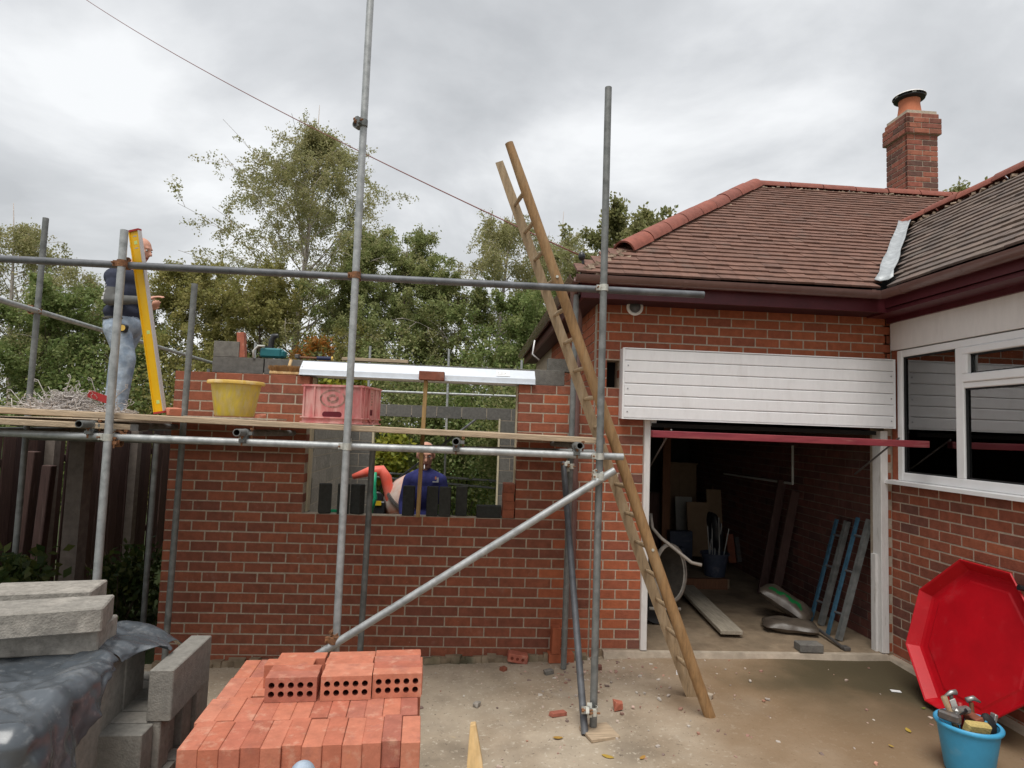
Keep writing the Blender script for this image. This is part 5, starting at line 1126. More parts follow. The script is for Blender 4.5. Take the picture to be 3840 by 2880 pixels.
o = m.build('tray_shell', 'red_tray', tr_, rec=True); md = o.modifiers.new('t', 'SOLIDIFY'); md.thickness = .006; md.offset = -1
bv = o.modifiers.new('b', 'BEVEL'); bv.width = .012; bv.segments = 2; bv.limit_method = 'ANGLE'; bv.angle_limit = .3
# dark wheel cart behind the tray at the frame edge
ct = thing('black_trolley', 'black wheeled trolley half hidden behind the red tray', 'trolley', (6.16, -1.85, ground(6, -2)))
MB().lathe([(0, -.03), (.09, -.03), (.125, -.03), (.13, 0), (.125, .03), (.09, .03), (0, .03)], 24, (6.13, -1.86, ground(6, -2)+.13), Matrix.Rotation(PI/2, 3, 'Y')).build('wheel', 'black_rubber', ct, smooth=True, angle=45)
m = MB(); m.tube([(6.17, -1.80, .1), (6.24, -1.60, .8), (6.22, -1.52, .93), (6.12, -1.50, .95)], .02, 8); m.tube([(6.25, -2.1, .1), (6.28, -2.0, .8), (6.22, -1.9, .95)], .02, 8); m.obox((6.18, -1.95, .12), (.2, .4, .04)); m.build('frame', 'black_plastic', ct, smooth=True, angle=40)
# ================================================================== BLUE BUCKET AND TOOLS
bc = onground(2093, 1668); bc = V((bc.x, bc.y, ground(bc.x, bc.y)))
bkt = thing('blue_bucket', 'sky blue plastic bucket full of hand tools in front of the red tray', 'bucket', bc)
MB().lathe([(0, .003), (.115, .003), (.12, .012), (.158, .275), (.150, .275), (.114, .02), (0, .02)], 40, bc).build('bucket_wall', 'blue_bucket', bkt, smooth=True, angle=40)
MB().lathe([(.150, .262), (.166, .262), (.172, .27), (.172, .282), (.164, .289), (.150, .286)], 40, bc).build('rim', 'blue_bucket', bkt, smooth=True, angle=50)
zt = bc.z+.27
MB().lathe([(0, .10), (.128, .10)], 24, bc).build('bucket_dirt', 'steel_dark', bkt)
def B(dx_, dy_, dz_): return V((bc.x+dx_, bc.y+dy_, zt+dz_))
def tool(name, lab, cat): return thing(name, lab, cat, B(0, 0, -.1))
t = tool('claw_hammer', 'claw hammer hooked over the right side of the blue bucket', 'hammer'); MB().tube([B(.05, .0, -.14), B(.055, .04, .11)], .012, 8).build('shaft', 'wood_dark', t); m = MB(); m.tube([B(.03, .045, .12), B(.07, .04, .135), B(.105, .03, .115)], [.016, .015, .006], 8); m.build('head', 'steel', t, smooth=True)
t = tool('claw_hammer', 'claw hammer head sticking up at the back left of the blue bucket', 'hammer'); MB().tube([B(-.0, .06, -.14), B(-.03, .09, .13)], .011, 8).build('shaft', 'steel_dark', t); m = MB(); m.tube([B(-.075, .09, .12), B(-.03, .09, .145), B(.0, .085, .15)], [.006, .014, .016], 8); m.build('head', 'steel', t, smooth=True)
t = tool('lump_hammer', 'lump hammer with wooden handle hanging over the left rim of the bucket', 'hammer'); MB().tube([B(-.06, .0, -.06), B(-.155, -.01, .16)], [.013, .017], 10).build('shaft', 'ladder_pale', t, smooth=True); m = MB(); m.obox(B(-.14, -.03, .06), (.05, .11, .05), Matrix.Rotation(.5, 3, 'Z')); m.build('head', 'steel_dark', t, bevel=.01)
t = tool('brick_bolster', 'steel bolster lying across the top of the blue bucket', 'chisel'); m = MB(); m.tube([B(-.13, -.02, .03), B(-.10, -.03, .07), B(-.03, -.02, .09)], .014, 8); m.build('shaft', 'black_plastic', t, smooth=True); m = MB(); m.obox(B(-.05, -.01, .085), (.12, .045, .04), Matrix.Rotation(.2, 3, 'Z')); m.build('blade', 'steel', t, bevel=.012)
o = MB().obox(B(-.005, -.055, -.03), (.145, .05, .15), Matrix.Rotation(.12, 3, 'Y')@Matrix.Rotation(.25, 3, 'X')).build('sponge', 'sponge', bevel=.01); tag(o, 'yellow sponge block at the front of the blue bucket', 'sponge')
t = tool('pointing_trowel', 'trowel with red handle standing in the blue bucket', 'trowel'); m = MB(); m.tube([B(.01, .05, -.05), B(-.0, .06, .10)], .013, 8); m.build('handle', 'paint_red', t, smooth=True); m = MB(); m.obox(B(-.03, .05, .05), (.035, .006, .15), Matrix.Rotation(-.35, 3, 'Y')); m.build('blade', 'patio_white', t)
t = tool('plastering_float', 'red handled float standing in the middle of the blue bucket', 'float'); m = MB(); m.obox(B(.055, .0, -.02), (.05, .10, .16), Matrix.Rotation(-.35, 3, 'Y')); m.build('board', 'brick_new', t, bevel=.004); m = MB(); m.obox(B(.09, -.03, -.02), (.03, .02, .12)); m.build('handle', 'blue_bucket', t, bevel=.006)
t = tool('hand_brush', 'black hand brush at the right rim of the blue bucket', 'brush'); m = MB(); m.ball(B(.115, -.015, -.005), (.045, .035, .08), 12, 8, Matrix.Rotation(-.3, 3, 'Y')); m.build('bristles', 'black_rubber', t, smooth=True); m = MB(); m.obox(B(.14, -.01, .0), (.02, .04, .14), Matrix.Rotation(.25, 3, 'Y')); m.build('stock', 'steel', t, bevel=.004)
# ================================================================== SMALL FIXTURES
p = at(1371, 664, y=-.05); lm = thing('wall_lamp', 'round white wall lamp with grey dome fixed under the eaves', 'lamp', p)
RX = Matrix.Rotation(PI/2, 3, 'X'); MB().lathe([(0, -.04), (.06, -.04), (.072, -.01), (.075, .01), (.062, .018), (.045, .012)], 28, p, RX).build('housing', 'white_pvc', lm, smooth=True, angle=50); MB().lathe([(.052, .008), (.045, .035), (.025, .052), (0.0005, .056)], 24, p, RX).build('dome', 'galv_dark', lm, smooth=True)
MB().box((p.x-.02, p.y+.03, p.z-.02), (p.x+.02, .0, p.z+.02)).build('bracket', 'white_pvc', lm)
bp_ = V((3.44, -.16, 3.24)); ib = thing('cable_bracket', 'small black bracket holding the overhead cable at the roof corner', 'bracket', bp_); m = MB(); m.tube([bp_, bp_+V((-.01, 0, .11))], .012, 8); m.ball(bp_+V((-.02, 0, .14)), (.032, .03, .04), 10, 8); m.obox(bp_+V((.04, 0, -.01)), (.14, .05, .03)); m.build('bracket_arm', 'black_plastic', ib, smooth=True, angle=40)
a = bp_+V((-.02, 0, .14)); b = at(210, 0, y=7.0); b = a+(b-a)*1.25; pts = []
for k in range(25):
    t = k/24; pts.append(a+(b-a)*t+V((0, 0, -.22*4*t*(1-t))))
tag(MB().tube(pts, .0065, 6).build('overhead_cable', 'cable', smooth=True), 'reddish overhead cable crossing the sky to the bungalow corner', 'cable')
m = MB().tube([at(1155, 735, y=.9), at(1150, 765, y=.9), at(1165, 778, y=.9)], .008, 6); tag(m.build('loose_cable', 'white_pvc', smooth=True), 'short loose white cable hanging by the side gutter', 'cable')
ft = MB(); rr = random.Random(21)
for k in range(60):
    x = .02+3.55*k/60; z_ = ground(x, 0); hh = .045+.03*rr.random(); ft.obox((x+.03, -.02, z_+hh/2-.01), (.075, .05+.05*rr.random(), hh), Matrix.Rotation(rr.uniform(-.3, .3), 3, 'Z')@Matrix.Rotation(rr.uniform(-.3, .3), 3, 'X'))
struct(ft, 'footing_ledge', 'concrete_damp')
# ================================================================== RUBBLE ON THE CONCRETE
rub = MB(); rr = random.Random(11)
for k in range(330):
    x = rr.uniform(1.9, 6.0); y = -rr.random()**.8*3.6; s_ = rr.choice((.006, .008, .01, .012, .018, .02)); 
    if rr.random() < .55: x, y = rr.gauss(3.7, .55), -abs(rr.gauss(.0, .75))-.05
    if x > 6.0 or y < -3.9: continue
    chunk(rub, (x, y, ground(x, y)+s_*.25), (s_*rr.uniform(.8, 2.2), s_*rr.uniform(.8, 1.4), s_*.7))
tag(rub.build('rubble_crumbs', 'chip'), 'small mortar and brick crumbs scattered over the concrete yard', 'rubble', kind='stuff')
def lump(u, v, sz, mat, name, lab, cat, grp=None):
    p = onground(u, v); o = chunk(MB(), (p.x, p.y, p.z+sz[2]*.45), sz).build(name, mat); return tag(o, lab, cat, grp)
lump(940, 1421, (.15, .09, .06), 'brick_fresh', 'broken_brick', 'orange broken brick lump at the wall foot just right of the pile', 'brick piece')
lump(1335, 1532, (.07, .06, .06), 'brick_fresh', 'broken_brick', 'small pink and black rubble lump right of the scaffold pole feet', 'brick piece')
lump(1290, 1447, (.08, .05, .04), 'brick_chimney', 'stone_lump', 'dark stone lump between the pole and the ladder', 'stone'); lump(1185, 1457, (.09, .06, .04), 'block', 'stone_lump', 'dark grey stone lump in the yard before the window wall', 'stone')
lump(1087, 1450, (.06, .05, .035), 'brick_new', 'stone_lump', 'small brown lump left of the dark grey stone in the yard', 'stone'); lump(1183, 1425, (.06, .05, .05), 'threshold', 'stone_lump', 'pale mortar lump near the foot of the brick wall', 'stone')
lump(1030, 1526, (.05, .05, .03), 'block_pale', 'stone_lump', 'pale grey crumb in the yard right of the brick pile', 'stone'); lump(1205, 1546, (.12, .05, .03), 'brick_chimney', 'stone_lump', 'flat dark shard left of the scaffold pole feet', 'stone')
lump(1465, 1457, (.05, .04, .04), 'label_white', 'stone_lump', 'white plaster crumb beside the ladder foot', 'stone'); lump(1533, 1509, (.05, .04, .035), 'threshold', 'stone_lump', 'pale crumb just right of the near ladder foot', 'stone')
p = onground(1115, 1418); hb = thing('broken_brick', 'half brick with exposed holes lying at the foot of the wall', 'brick piece', p); m = MB(); m.obox((p.x, -.06, p.z+.045), (.17, .10, .072), Matrix.Rotation(.15, 3, 'Y')); m.build('brick_body', 'brick_fresh', hb, bevel=.008)
for k in range(3): MB().lathe([(0, 0), (.013, 0)], 12, (p.x-.05+.045*k, -.113, p.z+.055-.007*k), RX).build('hole', 'brick_hole', hb)
p = at(1199, 1380, y=-.06); o = inst(proto('end_up', (-.036, -.05, 0), (.036, .05, .215), 'brick_old', .003), 'standing_brick', None, (p.x, -.065, ground(p.x, 0)+.075), (0, .02, .05)); tag(o, 'red brick standing on end at the wall foot beside the rear pole', 'brick')
o = inst(proto('flat', (-.107, -.05, 0), (.107, .05, .0725), 'brick_old', .003), 'flat_brick', None, (p.x+.05, -.06, ground(p.x, 0)+.001), (0, 0, .05)); tag(o, 'red brick lying flat under the standing brick at the wall foot', 'brick')
# offcut with glass like sheet, leaves
for k, (u, v, s_, mt, lb) in enumerate(((1205, 1597, .035, 0, 'green fallen leaf left of the scaffold foot'), (1962, 1581, .035, 0, 'yellow green fallen leaf in front of the blue bucket'), (1313, 1638, .04, 2, 'reddish dry leaf at the bottom of the yard'), (1388, 1640, .03, 0, 'small olive leaf at the bottom of the yard'), (1925, 1615, .018, 1, 'tiny yellow leaf left of the blue bucket'), (1995, 1533, .018, 1, 'small yellow leaf below the red tray'))):
    p = onground(u, v); m = MB(); pts = [(-1, 0), (-.5, .38), (.1, .45), (.6, .3), (1, 0), (.6, -.3), (.1, -.42), (-.5, -.36)]; a_ = k*1.3
    m.add([p+V((s_*(x*math.cos(a_)-y*math.sin(a_)), s_*(x*math.sin(a_)+y*math.cos(a_)), .006+.010*abs(y)+.006*x*x)) for x, y in pts], [tuple(range(8))]); o = m.build('fallen_leaf', 'leaf_fallen', rec=True); md = o.modifiers.new('t', 'SOLIDIFY'); md.thickness = .001; tag(o, lb, 'leaf')
p = onground(1935, 1494); o = MB().obox((p.x, p.y, p.z+.004), (.07, .035, .004), Matrix.Rotation(-.3, 3, 'Z')).build('plastic_scrap', 'label_white'); tag(o, 'white plastic scrap on the damp concrete before the red tray', 'scrap')
# ================================================================== PEOPLE
def figure(parent, name, prims, voxel=.011, smooth_it=3):
    """prims: ('c', a, b, ra, rb, mat) tapered capsule | ('e', c, (rx,ry,rz), rot, mat). Fused into one continuous surface"""
    m = MB(); mats = []
    for p in prims:
        if p[-1] not in mats: mats.append(p[-1])
        if p[0] == 'c':
            a, b = V(p[1]), V(p[2]); m.tube([a, b], p[3], 14, r1=p[4]); m.ball(a, p[3]*.998, 12, 8); m.ball(b, p[4]*.998, 12, 8)
        else: m.ball(p[1], p[2], 16, 12, p[3])
    me = m.mesh('tmp'); ob = bpy.data.objects.new('tmp', me); COL.objects.link(ob)
    rmod = ob.modifiers.new('r', 'REMESH'); rmod.mode = 'VOXEL'; rmod.voxel_size = voxel; sm = ob.modifiers.new('s', 'SMOOTH'); sm.factor = .5; sm.iterations = smooth_it
    dg = bpy.context.evaluated_depsgraph_get(); dg.update(); me2 = bpy.data.meshes.new_from_object(ob.evaluated_get(dg)); bpy.data.objects.remove(ob)
    n = len(me2.polygons); cen = np.empty(n*3); me2.polygons.foreach_get('center', cen); cen = cen.reshape(-1, 3); best = np.full(n, 1e9); idx = np.zeros(n, int)
    for p in prims:
        if p[0] == 'c':
            a, b = np.array(p[1]), np.array(p[2]); d = b-a; t = np.clip(((cen-a)@d)/(d@d+1e-9), 0, 1); dist_ = np.linalg.norm(cen-(a+t[:, None]*d), axis=1)-(p[3]+(p[4]-p[3])*t)
        else:
            R = np.array(p[3] if p[3] is not None else Matrix.Identity(3)); q = (cen-np.array(p[1]))@R/np.array(p[2] if not isinstance(p[2], float) else (p[2],)*3); k = np.linalg.norm(q, axis=1); dist_ = (k-1)*min(p[2] if not isinstance(p[2], float) else (p[2],))
        w = dist_ < best; best[w] = dist_[w]; idx[w] = mats.index(p[-1])
    me2.materials.clear()
    for q in mats: me2.materials.append(MATS[q])
    me2.polygons.foreach_set('material_index', idx.tolist()); me2.polygons.foreach_set('use_smooth', [True]*n)
    off = WL[parent.name]; co = np.empty(len(me2.vertices)*3); me2.vertices.foreach_get('co', co); co = co.reshape(-1, 3)-np.array(off); me2.vertices.foreach_set('co', co.ravel()); me2.update()
    me2.name = name; o = bpy.data.objects.new(name, me2); COL.objects.link(o); o.parent = parent; WL[o.name] = V(off); return o
def hand(prims, wrist, fwd, palm_n, side, mat='skin', curl=.5, s=1.0):
    """palm + four fingers of unequal length + thumb leaving the side of the palm"""
    f = V(fwd).normalized(); n_ = V(palm_n).normalized(); n_ = (n_-f*n_.dot(f)).normalized(); x = f.cross(n_)*side
    w = V(wrist); prims.append(('e', w+f*.045*s, (.043*s, .016*s, .052*s), Matrix((x, n_, f)).transposed(), mat))
    for k, L_ in enumerate((.070, .080, .076, .060)):
        b = w+f*.085*s+x*(.030-.020*k)*s; c1 = curl*(.6+.12*k); d1 = (f*math.cos(c1)+n_*math.sin(c1)); p1 = b+d1*L_*.5*s; d2 = (f*math.cos(c1*2.1)+n_*math.sin(c1*2.1)); p2 = p1+d2*L_*.5*s
        prims.append(('c', b, p1, .0092*s, .0088*s, mat)); prims.append(('c', p1, p2, .0088*s, .0075*s, mat))
    b = w+f*.025*s+x*.035*s; p1 = b+(f*.6+x*.7+n_*.3).normalized()*.038*s; p2 = p1+(f*.9+x*.2+n_*.45).normalized()*.032*s
    prims.append(('c', b, p1, .012*s, .0105*s, mat)); prims.append(('c', p1, p2, .0105*s, .0085*s, mat))
def head(prims, c, fwd, up=(0, 0, 1), s=1.0, hair=None):
    f = V(fwd).normalized(); u = V(up); u = (u-f*u.dot(f)).normalized(); r = f.cross(u); R = Matrix((r, f, u)).transposed(); c = V(c); P_ = lambda a, b, z: c+r*a*s+f*b*s+u*z*s
    prims += [('e', P_(0, -.012, .035), (.076*s, .096*s, .088*s), R, 'skin'), ('e', P_(0, .018, -.035), (.060*s, .074*s, .078*s), R, 'skin'), ('e', P_(0, .058, -.088), (.030*s, .028*s, .024*s), R, 'skin'),
              ('c', P_(0, .090, .018), P_(0, .112, -.022), .010*s, .016*s, 'skin'), ('e', P_(0, .080, .036), (.052*s, .016*s, .011*s), R, 'skin'), ('e', P_(0, .086, -.058), (.024*s, .012*s, .009*s), R, 'lip')]
    for q in (-1, 1): prims += [('e', P_(q*.079, -.008, -.005), (.010*s, .018*s, .032*s), R, 'skin'), ('e', P_(q*.040, .066, -.012), (.022*s, .02*s, .02*s), R, 'skin')]
    return P_, R
def eyes(parent, P_, R, s=1.0):
    m = MB()
    for q in (-1, 1): m.ball(P_(q*.030, .079, .012), (.011*s, .010*s, .009*s), 10, 6, R); m.ball(P_(q*.030, .0885, .012), (.005*s, .003*s, .005*s), 8, 6, R, mi=1)
    m.build('eyes', ['patio_white', 'black_plastic'], parent, smooth=True)
# --- man on the side platform, back three-quarters to us, facing right
q = lambda u, v, dy=0.: at(u, v, y=.70+dy)
zp = 1.822
m1 = thing('person', 'man in navy t-shirt with grey sleeves and jeans standing on the scaffold', 'person', (q(262, 870).x, .7, zp))
pr = []; T, SL, DN, SK = 'tee_navy', 'sleeve_grey', 'denim', 'skin'
hip = q(266, 700); wst = q(264, 676); chest = q(268, 620); nb = q(284, 584); sh_r, sh_l = q(250, 600, -.13), q(282, 600, .16); yaw1 = Matrix.Rotation(.45, 3, 'Z')
pr += [('e', hip+V((0, 0, -.02)), (.150, .165, .13), None, DN), ('e', wst, (.140, .165, .10), None, T), ('e', wst+V((0, 0, -.075)), (.142, .168, .028), None, 'belt'), ('e', chest+V((0, 0, -.07)), (.135, .175, .17), None, T), ('e', chest+V((-.01, 0, .07)), (.135, .195, .12), None, T), ('c', sh_r, sh_l, .075, .075, T), ('c', nb+V((-.02, 0, -.02)), q(298, 562), .052, .050, SK)]
el_r, wr_r = q(236, 648, -.22), q(312, 648, -.14); el_l, wr_l = q(276, 655, .22), q(318, 668, .06)
pr += [('c', sh_r, sh_r+(el_r-sh_r)*.45, .066, .058, T), ('c', sh_r+(el_r-sh_r)*.45, el_r, .056, .048, SL), ('c', el_r, wr_r, .047, .032, SL), ('c', sh_l, el_l, .062, .046, T), ('c', el_l, wr_l, .044, .030, SL)]
hand(pr, wr_r+(wr_r-el_r).normalized()*.01, q(335, 640, -.1)-q(310, 648, -.14), (0, .2, -1), 1, curl=.35); hand(pr, wr_l, q(336, 662, .02)-q(318, 668, .06), (0, .1, 1), -1, curl=.75)
for sy_, (ku, kv, au, av) in ((-.09, (272, 775, 256, 866)), (.10, (258, 775, 244, 862))):
    h_ = hip+V((.0, sy_, -.06)); k2 = q(ku, kv, sy_); a2 = q(au, av, sy_); a2.z = zp+.11
    pr += [('c', h_, k2, .105, .076, DN), ('c', k2, a2, .076, .062, DN), ('e', V((a2.x+.06, a2.y, zp+.048)), (.135, .05, .048), None, 'boot')]
hc = q(305, 541); P_, R_ = head(pr, hc, (.92, -.15, -.25))
def _fat(p):
    if p[-1] not in ('tee_navy', 'denim', 'belt', 'sleeve_grey'): return p
    if p[0] == 'c': return (p[0], p[1], p[2], p[3]*1.12, p[4]*1.12, p[5])
    return (p[0], p[1], (p[2][0]*1.10, p[2][1]*1.06, p[2][2]), p[3], p[4])
pr = [_fat(p) for p in pr]
body1 = figure(m1, 'body', pr); eyes(m1, P_, R_)
hr = MB().ball(P_(0, -.030, .03), (.080, .082, .075), 16, 10, R_); hr.build('cropped_hair', 'hair_grey', m1, smooth=True)
tp = MB(); c = q(267, 709, -.165); tp.obox(c, (.075, .045, .075), Matrix.Rotation(.2, 3, 'Y')); tp.build('tape_measure', ['black_plastic'], m1, bevel=.012); tp = MB().lathe([(0, 0), (.028, 0), (.028, .004), (0, .004)], 16, c+V((0, -.022, 0)), RX); tp.build('tape_badge', 'yellow_rim', m1)
lg = MB()
for k, (u, v) in enumerate(((230, 604), (229, 614), (229, 624), (231, 634), (236, 642), (243, 645))): 
    c = sh_r+(el_r-sh_r)*(.1+.17*k); lg.obox(c+V((-.018-.004*k, -.060+.004*k, 0)), (.022, .006, .028), Matrix.Rotation(-.25, 3, 'Z'))
lg.build('sleeve_print', 'print_white', m1)
# --- man inside the extension, blue sweatshirt, cigarette
w = lambda u, v, dy=0.: at(u, v, y=.95+dy)
m2 = thing('person', 'man in blue sweatshirt with a cigarette standing inside behind the window opening', 'person', (2.06, .95, -.11))
pr = []; S = 'sweat_blue'
hc = w(920, 984); ch = w(919, 1062); P_, R_ = head(pr, hc, (.10, -.95, -.22), s=1.1)
shl, shr = w(886, 1036), w(951, 1038); pl = V((ch.x, ch.y, .78))
pr += [('c', hc+V((0, .03, -.06)), w(916, 1022, .04), .054, .060, SK), ('e', w(917, 1018, .03), (.080, .07, .035), None, S), ('c', w(917, 1020, .02), shl, .062, .070, S), ('c', w(917, 1020, .02), shr, .062, .070, S), ('e', ch, (.175, .125, .20), None, S), ('e', ch+V((0, 0, .10)), (.175, .12, .12), None, S), ('e', V((ch.x, ch.y, .86)), (.165, .13, .20), None, S), ('e', pl, (.165, .125, .12), None, DN)]
ell, elr = V((shl.x-.055, .96, 1.08)), V((shr.x+.06, .96, 1.09)); wrl, wrr = V((shl.x-.03, .80, .90)), V((shr.x+.03, .80, .90))
pr += [('c', shl, ell, .070, .056, S), ('c', ell, wrl, .055, .040, S), ('c', shr, elr, .070, .056, S), ('c', elr, wrr, .055, .040, S)]
hand(pr, wrl, (.2, -.8, -.4), (0, -.3, -1), 1, curl=.5); hand(pr, wrr, (-.2, -.8, -.4), (0, -.3, -1), -1, curl=.5)
for s_ in (-1, 1):
    h_ = pl+V((s_*.085, 0, -.04)); k2 = V((ch.x+s_*.10, .95, .36)); a2 = V((ch.x+s_*.11, .98, .0)); pr += [('c', h_, k2, .095, .068, DN), ('c', k2, a2, .066, .055, DN), ('e', V((a2.x, a2.y-.06, -.062)), (.05, .13, .045), None, 'boot')]
figure(m2, 'body', pr); eyes(m2, P_, R_, 1.1)
hr = MB().ball(P_(0, -.030, .050), (.084, .092, .076), 16, 10, R_); hr.build('cropped_hair', 'hair_grey', m2, smooth=True)
bd2 = MB().ball(P_(0, .030, -.092), (.055, .058, .034), 16, 10, R_); bd2.build('stubble', 'beard', m2, smooth=True)
sp = MB()
for s_ in (-1, 1): sp.lathe([(.017, -.002), (.020, -.002), (.020, .002), (.017, .002)], 14, P_(s_*.030, .100, .010), R_@Matrix.Rotation(PI/2, 3, 'X'))
sp.tube([P_(-.012, .105, .012), P_(.012, .105, .012)], .002, 6); sp.build('glasses', 'black_plastic', m2)
c = P_(.012, .098, -.060); cg = MB().tube([c, c+V((.004, -.05, -.035))], .0045, 8); tag(cg.build('cigarette', 'label_white'), 'lit white cigarette in the mouth of the man in the blue sweatshirt', 'cigarette')
c = w(941, 1037, -.115); lg = MB(); lg.obox(c+V((0, 0, .02)), (.016, .004, .03)); lg.build('chest_logo', 'brick_fresh', m2); lg = MB(); lg.obox(c+V((.02, .004, .0)), (.018, .004, .05)); lg.obox(c+V((-.005, 0, -.018)), (.05, .004, .01)); lg.build('chest_logo', 'print_grey', m2)
# ================================================================== CEMENT MIXER behind the wall
my = 1.9; mq = lambda u, v, dy=0.: at(u, v, y=my+dy)
mxr = thing('cement_mixer', 'dusty orange red cement mixer standing inside the extension', 'cement mixer', (mq(845, 1080).x, my, -.11))
m = MB(); m.tube([mq(762, 1030), mq(800, 1018), mq(824, 1017), mq(834, 1032), mq(842, 1075), mq(852, 1112), mq(858, 1150)], [.03, .058, .068, .066, .056, .046, .04], 12); m.build('tilting_yoke', 'mixer_red', mxr, smooth=True)
dc = mq(885, 1080, .12); ax_ = V((.55, -.25, .8)).normalized(); xx_ = ax_.cross(V((0, 1, 0))).normalized(); R = Matrix((xx_, ax_.cross(xx_), ax_)).transposed()
MB().lathe([(0.001, -.30), (.16, -.29), (.27, -.15), (.29, .0), (.27, .10), (.18, .30), (.17, .30), (.25, .1)], 28, dc, R).build('drum', 'mixer', mxr, smooth=True); MB().lathe([(.285, -.035), (.312, -.035), (.312, .0), (.285, .0)], 36, dc, R).build('ring_gear', 'steel_dark', mxr)
m = MB(); c = mq(815, 1075); m.lathe([(0, -.03), (.07, -.03), (.07, .03), (0, .03)], 20, c, RX); m.obox(mq(818, 1100), (.16, .2, .2)); m.build('motor', 'black_plastic', mxr, bevel=.01); m = MB(); m.obox(mq(815, 1087, -.11), (.09, .01, .05)); m.build('label_plate', 'yellow_rail', mxr)
m = MB(); b0 = mxr.location
for s_ in (-1, 1): m.tube([dc+V((0, s_*.1, -.1)), V((dc.x+s_*.05, my+s_*.3, -.1))], .02, 8); m.tube([mq(818, 1110), V((dc.x-.45, my+s_*.25, -.1))], .02, 8)
m.build('stand', 'mixer_red', mxr, smooth=True)
tag(MB().tube([mq(810, 1020, -.3), mq(808, 1050, -.32), mq(811, 1075, -.3), mq(800, 1110, -.3)], .022, 8).build('green_hose', 'green_plastic', smooth=True), 'green hose hanging behind the mixer in the window opening', 'hose')
c = at(718, 1085, y=.55); tag(MB().lathe([(0, 0), (.06, 0), (.075, .22), (.07, .22), (.055, .01), (0, .01)], 18, (c.x, .55, .82)).build('green_jug', 'green_plastic', smooth=True, angle=50), 'bright green plastic jug seen between the backlit sill bricks', 'jug')
o = MB().box((c.x-.3, .35, -.1), (c.x+.35, .75, .819)).build('trestle_bench', 'board'); tag(o, 'timber bench inside the extension carrying the green jug', 'bench')
# ================================================================== FENCE on the left boundary
XF = -2.1
fn = thing('board_fence', 'dark brown vertical board fence along the left boundary', 'fence', (XF, 2, -.3)); rr = random.Random(9)
bdp = proto('fence_board', (0, 0, 0), (.022, .148, 2.1), 'fence', .003); y = -2.6; k = 0
while y < 9.5:
    zt_ = 1.66+.02*rr.uniform(-1, 1)
    if .9 < y < 1.9: zt_ = 1.62
    gap = .008 if k % 7 else .022
    o = inst(bdp, 'board', fn, (XF+rr.uniform(-.004, .004)+(.012 if k % 2 else 0), y, -.35), (rr.uniform(-.006, .006), 0, rr.uniform(-.02, .02))); o.scale = (1, 1, (zt_+.35)/2.1); y += .148+gap; k += 1
for z in (.2, 1.3): MB().box((XF-.06, -2.6, z), (XF-.004, 9.5, z+.08)).build('rail', 'fence', fn)
for y in (-1.2, 1.62, 3.28, 5.1): MB().box((XF+.03, y, -.35), (XF+.13, y+.10, 1.66 if y > 1 else 1.6)).prism([(0, 0, 0), (.10, 0, 0), (.05, 0, .05)], (XF+.03, y, 1.66 if y > 1 else 1.6), (XF+.03, y+.10, 1.66 if y > 1 else 1.6)).build('post', 'post', fn)
p = at(185, 905, y=1.3)
for (u0, v0, y_, hgt, lb) in ((107, 1005, .95, 1.25, 'short grey weathered post stub leaning before the fence'), (72, 975, 1.0, 1.4, 'taller grey post stub left of the short stub by the fence')):
    a = at(u0, v0, y=y_); o = MB().beam((a.x-.06, y_, -.3), a, .09, .09, (0, 1, 0)).build('post_stub', 'fence', bevel=.006); tag(o, lb, 'post')
c = at(182, 880, y=.6); o = MB().box((c.x-.07, .55, -.3), (c.x+.07, .69, c.z)).prism([(0, 0, 0), (.14, 0, 0), (.12, 0, .03), (.02, 0, .03)], (c.x-.07, .55, c.z), (c.x-.07, .69, c.z)).build('gate_post', 'post'); tag(o, 'thick weathered timber post with chamfered top behind the side platform', 'post')
# ================================================================== VEGETATION
def leafmesh(name, mat, parent, P, size, rng, up=0.0, asp=.62, tint=None):
    n = len(P); d = rng.normal(size=(n, 3)); d[:, 2] -= up; d /= np.linalg.norm(d, axis=1)[:, None]; e_ = rng.normal(size=(n, 3)); e_ -= d*(e_*d).sum(1)[:, None]; e_ /= np.linalg.norm(e_, axis=1)[:, None]
    s_ = size*rng.uniform(.55, 1.25, n)[:, None]; nrm = np.cross(d, e_)
    a = P; b = P+d*s_*.5+e_*s_*asp*.5+nrm*s_*.08; c_ = P+d*s_; f = P+d*s_*.5-e_*s_*asp*.5+nrm*s_*.08
    off = np.array(WL[parent.name] if parent is not None else (0, 0, 0)); co = np.stack([a, b, c_, f], 1).reshape(-1, 3)-off
    me = bpy.data.meshes.new(name); me.vertices.add(4*n); me.vertices.foreach_set('co', co.ravel().astype('f4')); me.loops.add(4*n); me.loops.foreach_set('vertex_index', np.arange(4*n, dtype='i4')); me.polygons.add(n); me.polygons.foreach_set('loop_start', np.arange(0, 4*n, 4, dtype='i4')); me.polygons.foreach_set('loop_total', np.full(n, 4, 'i4'))
    me.update(calc_edges=True); tn = (rng.random(n) if tint is None else np.clip(tint, 0, 1)); at_ = me.attributes.new('tint', 'FLOAT', 'POINT'); at_.data.foreach_set('value', np.repeat(tn, 4).astype('f4')); me.materials.append(MATS[mat])
    o = bpy.data.objects.new(name, me); COL.objects.link(o); o.parent = parent
    if parent is not None: WL[o.name] = V(off)
    return o
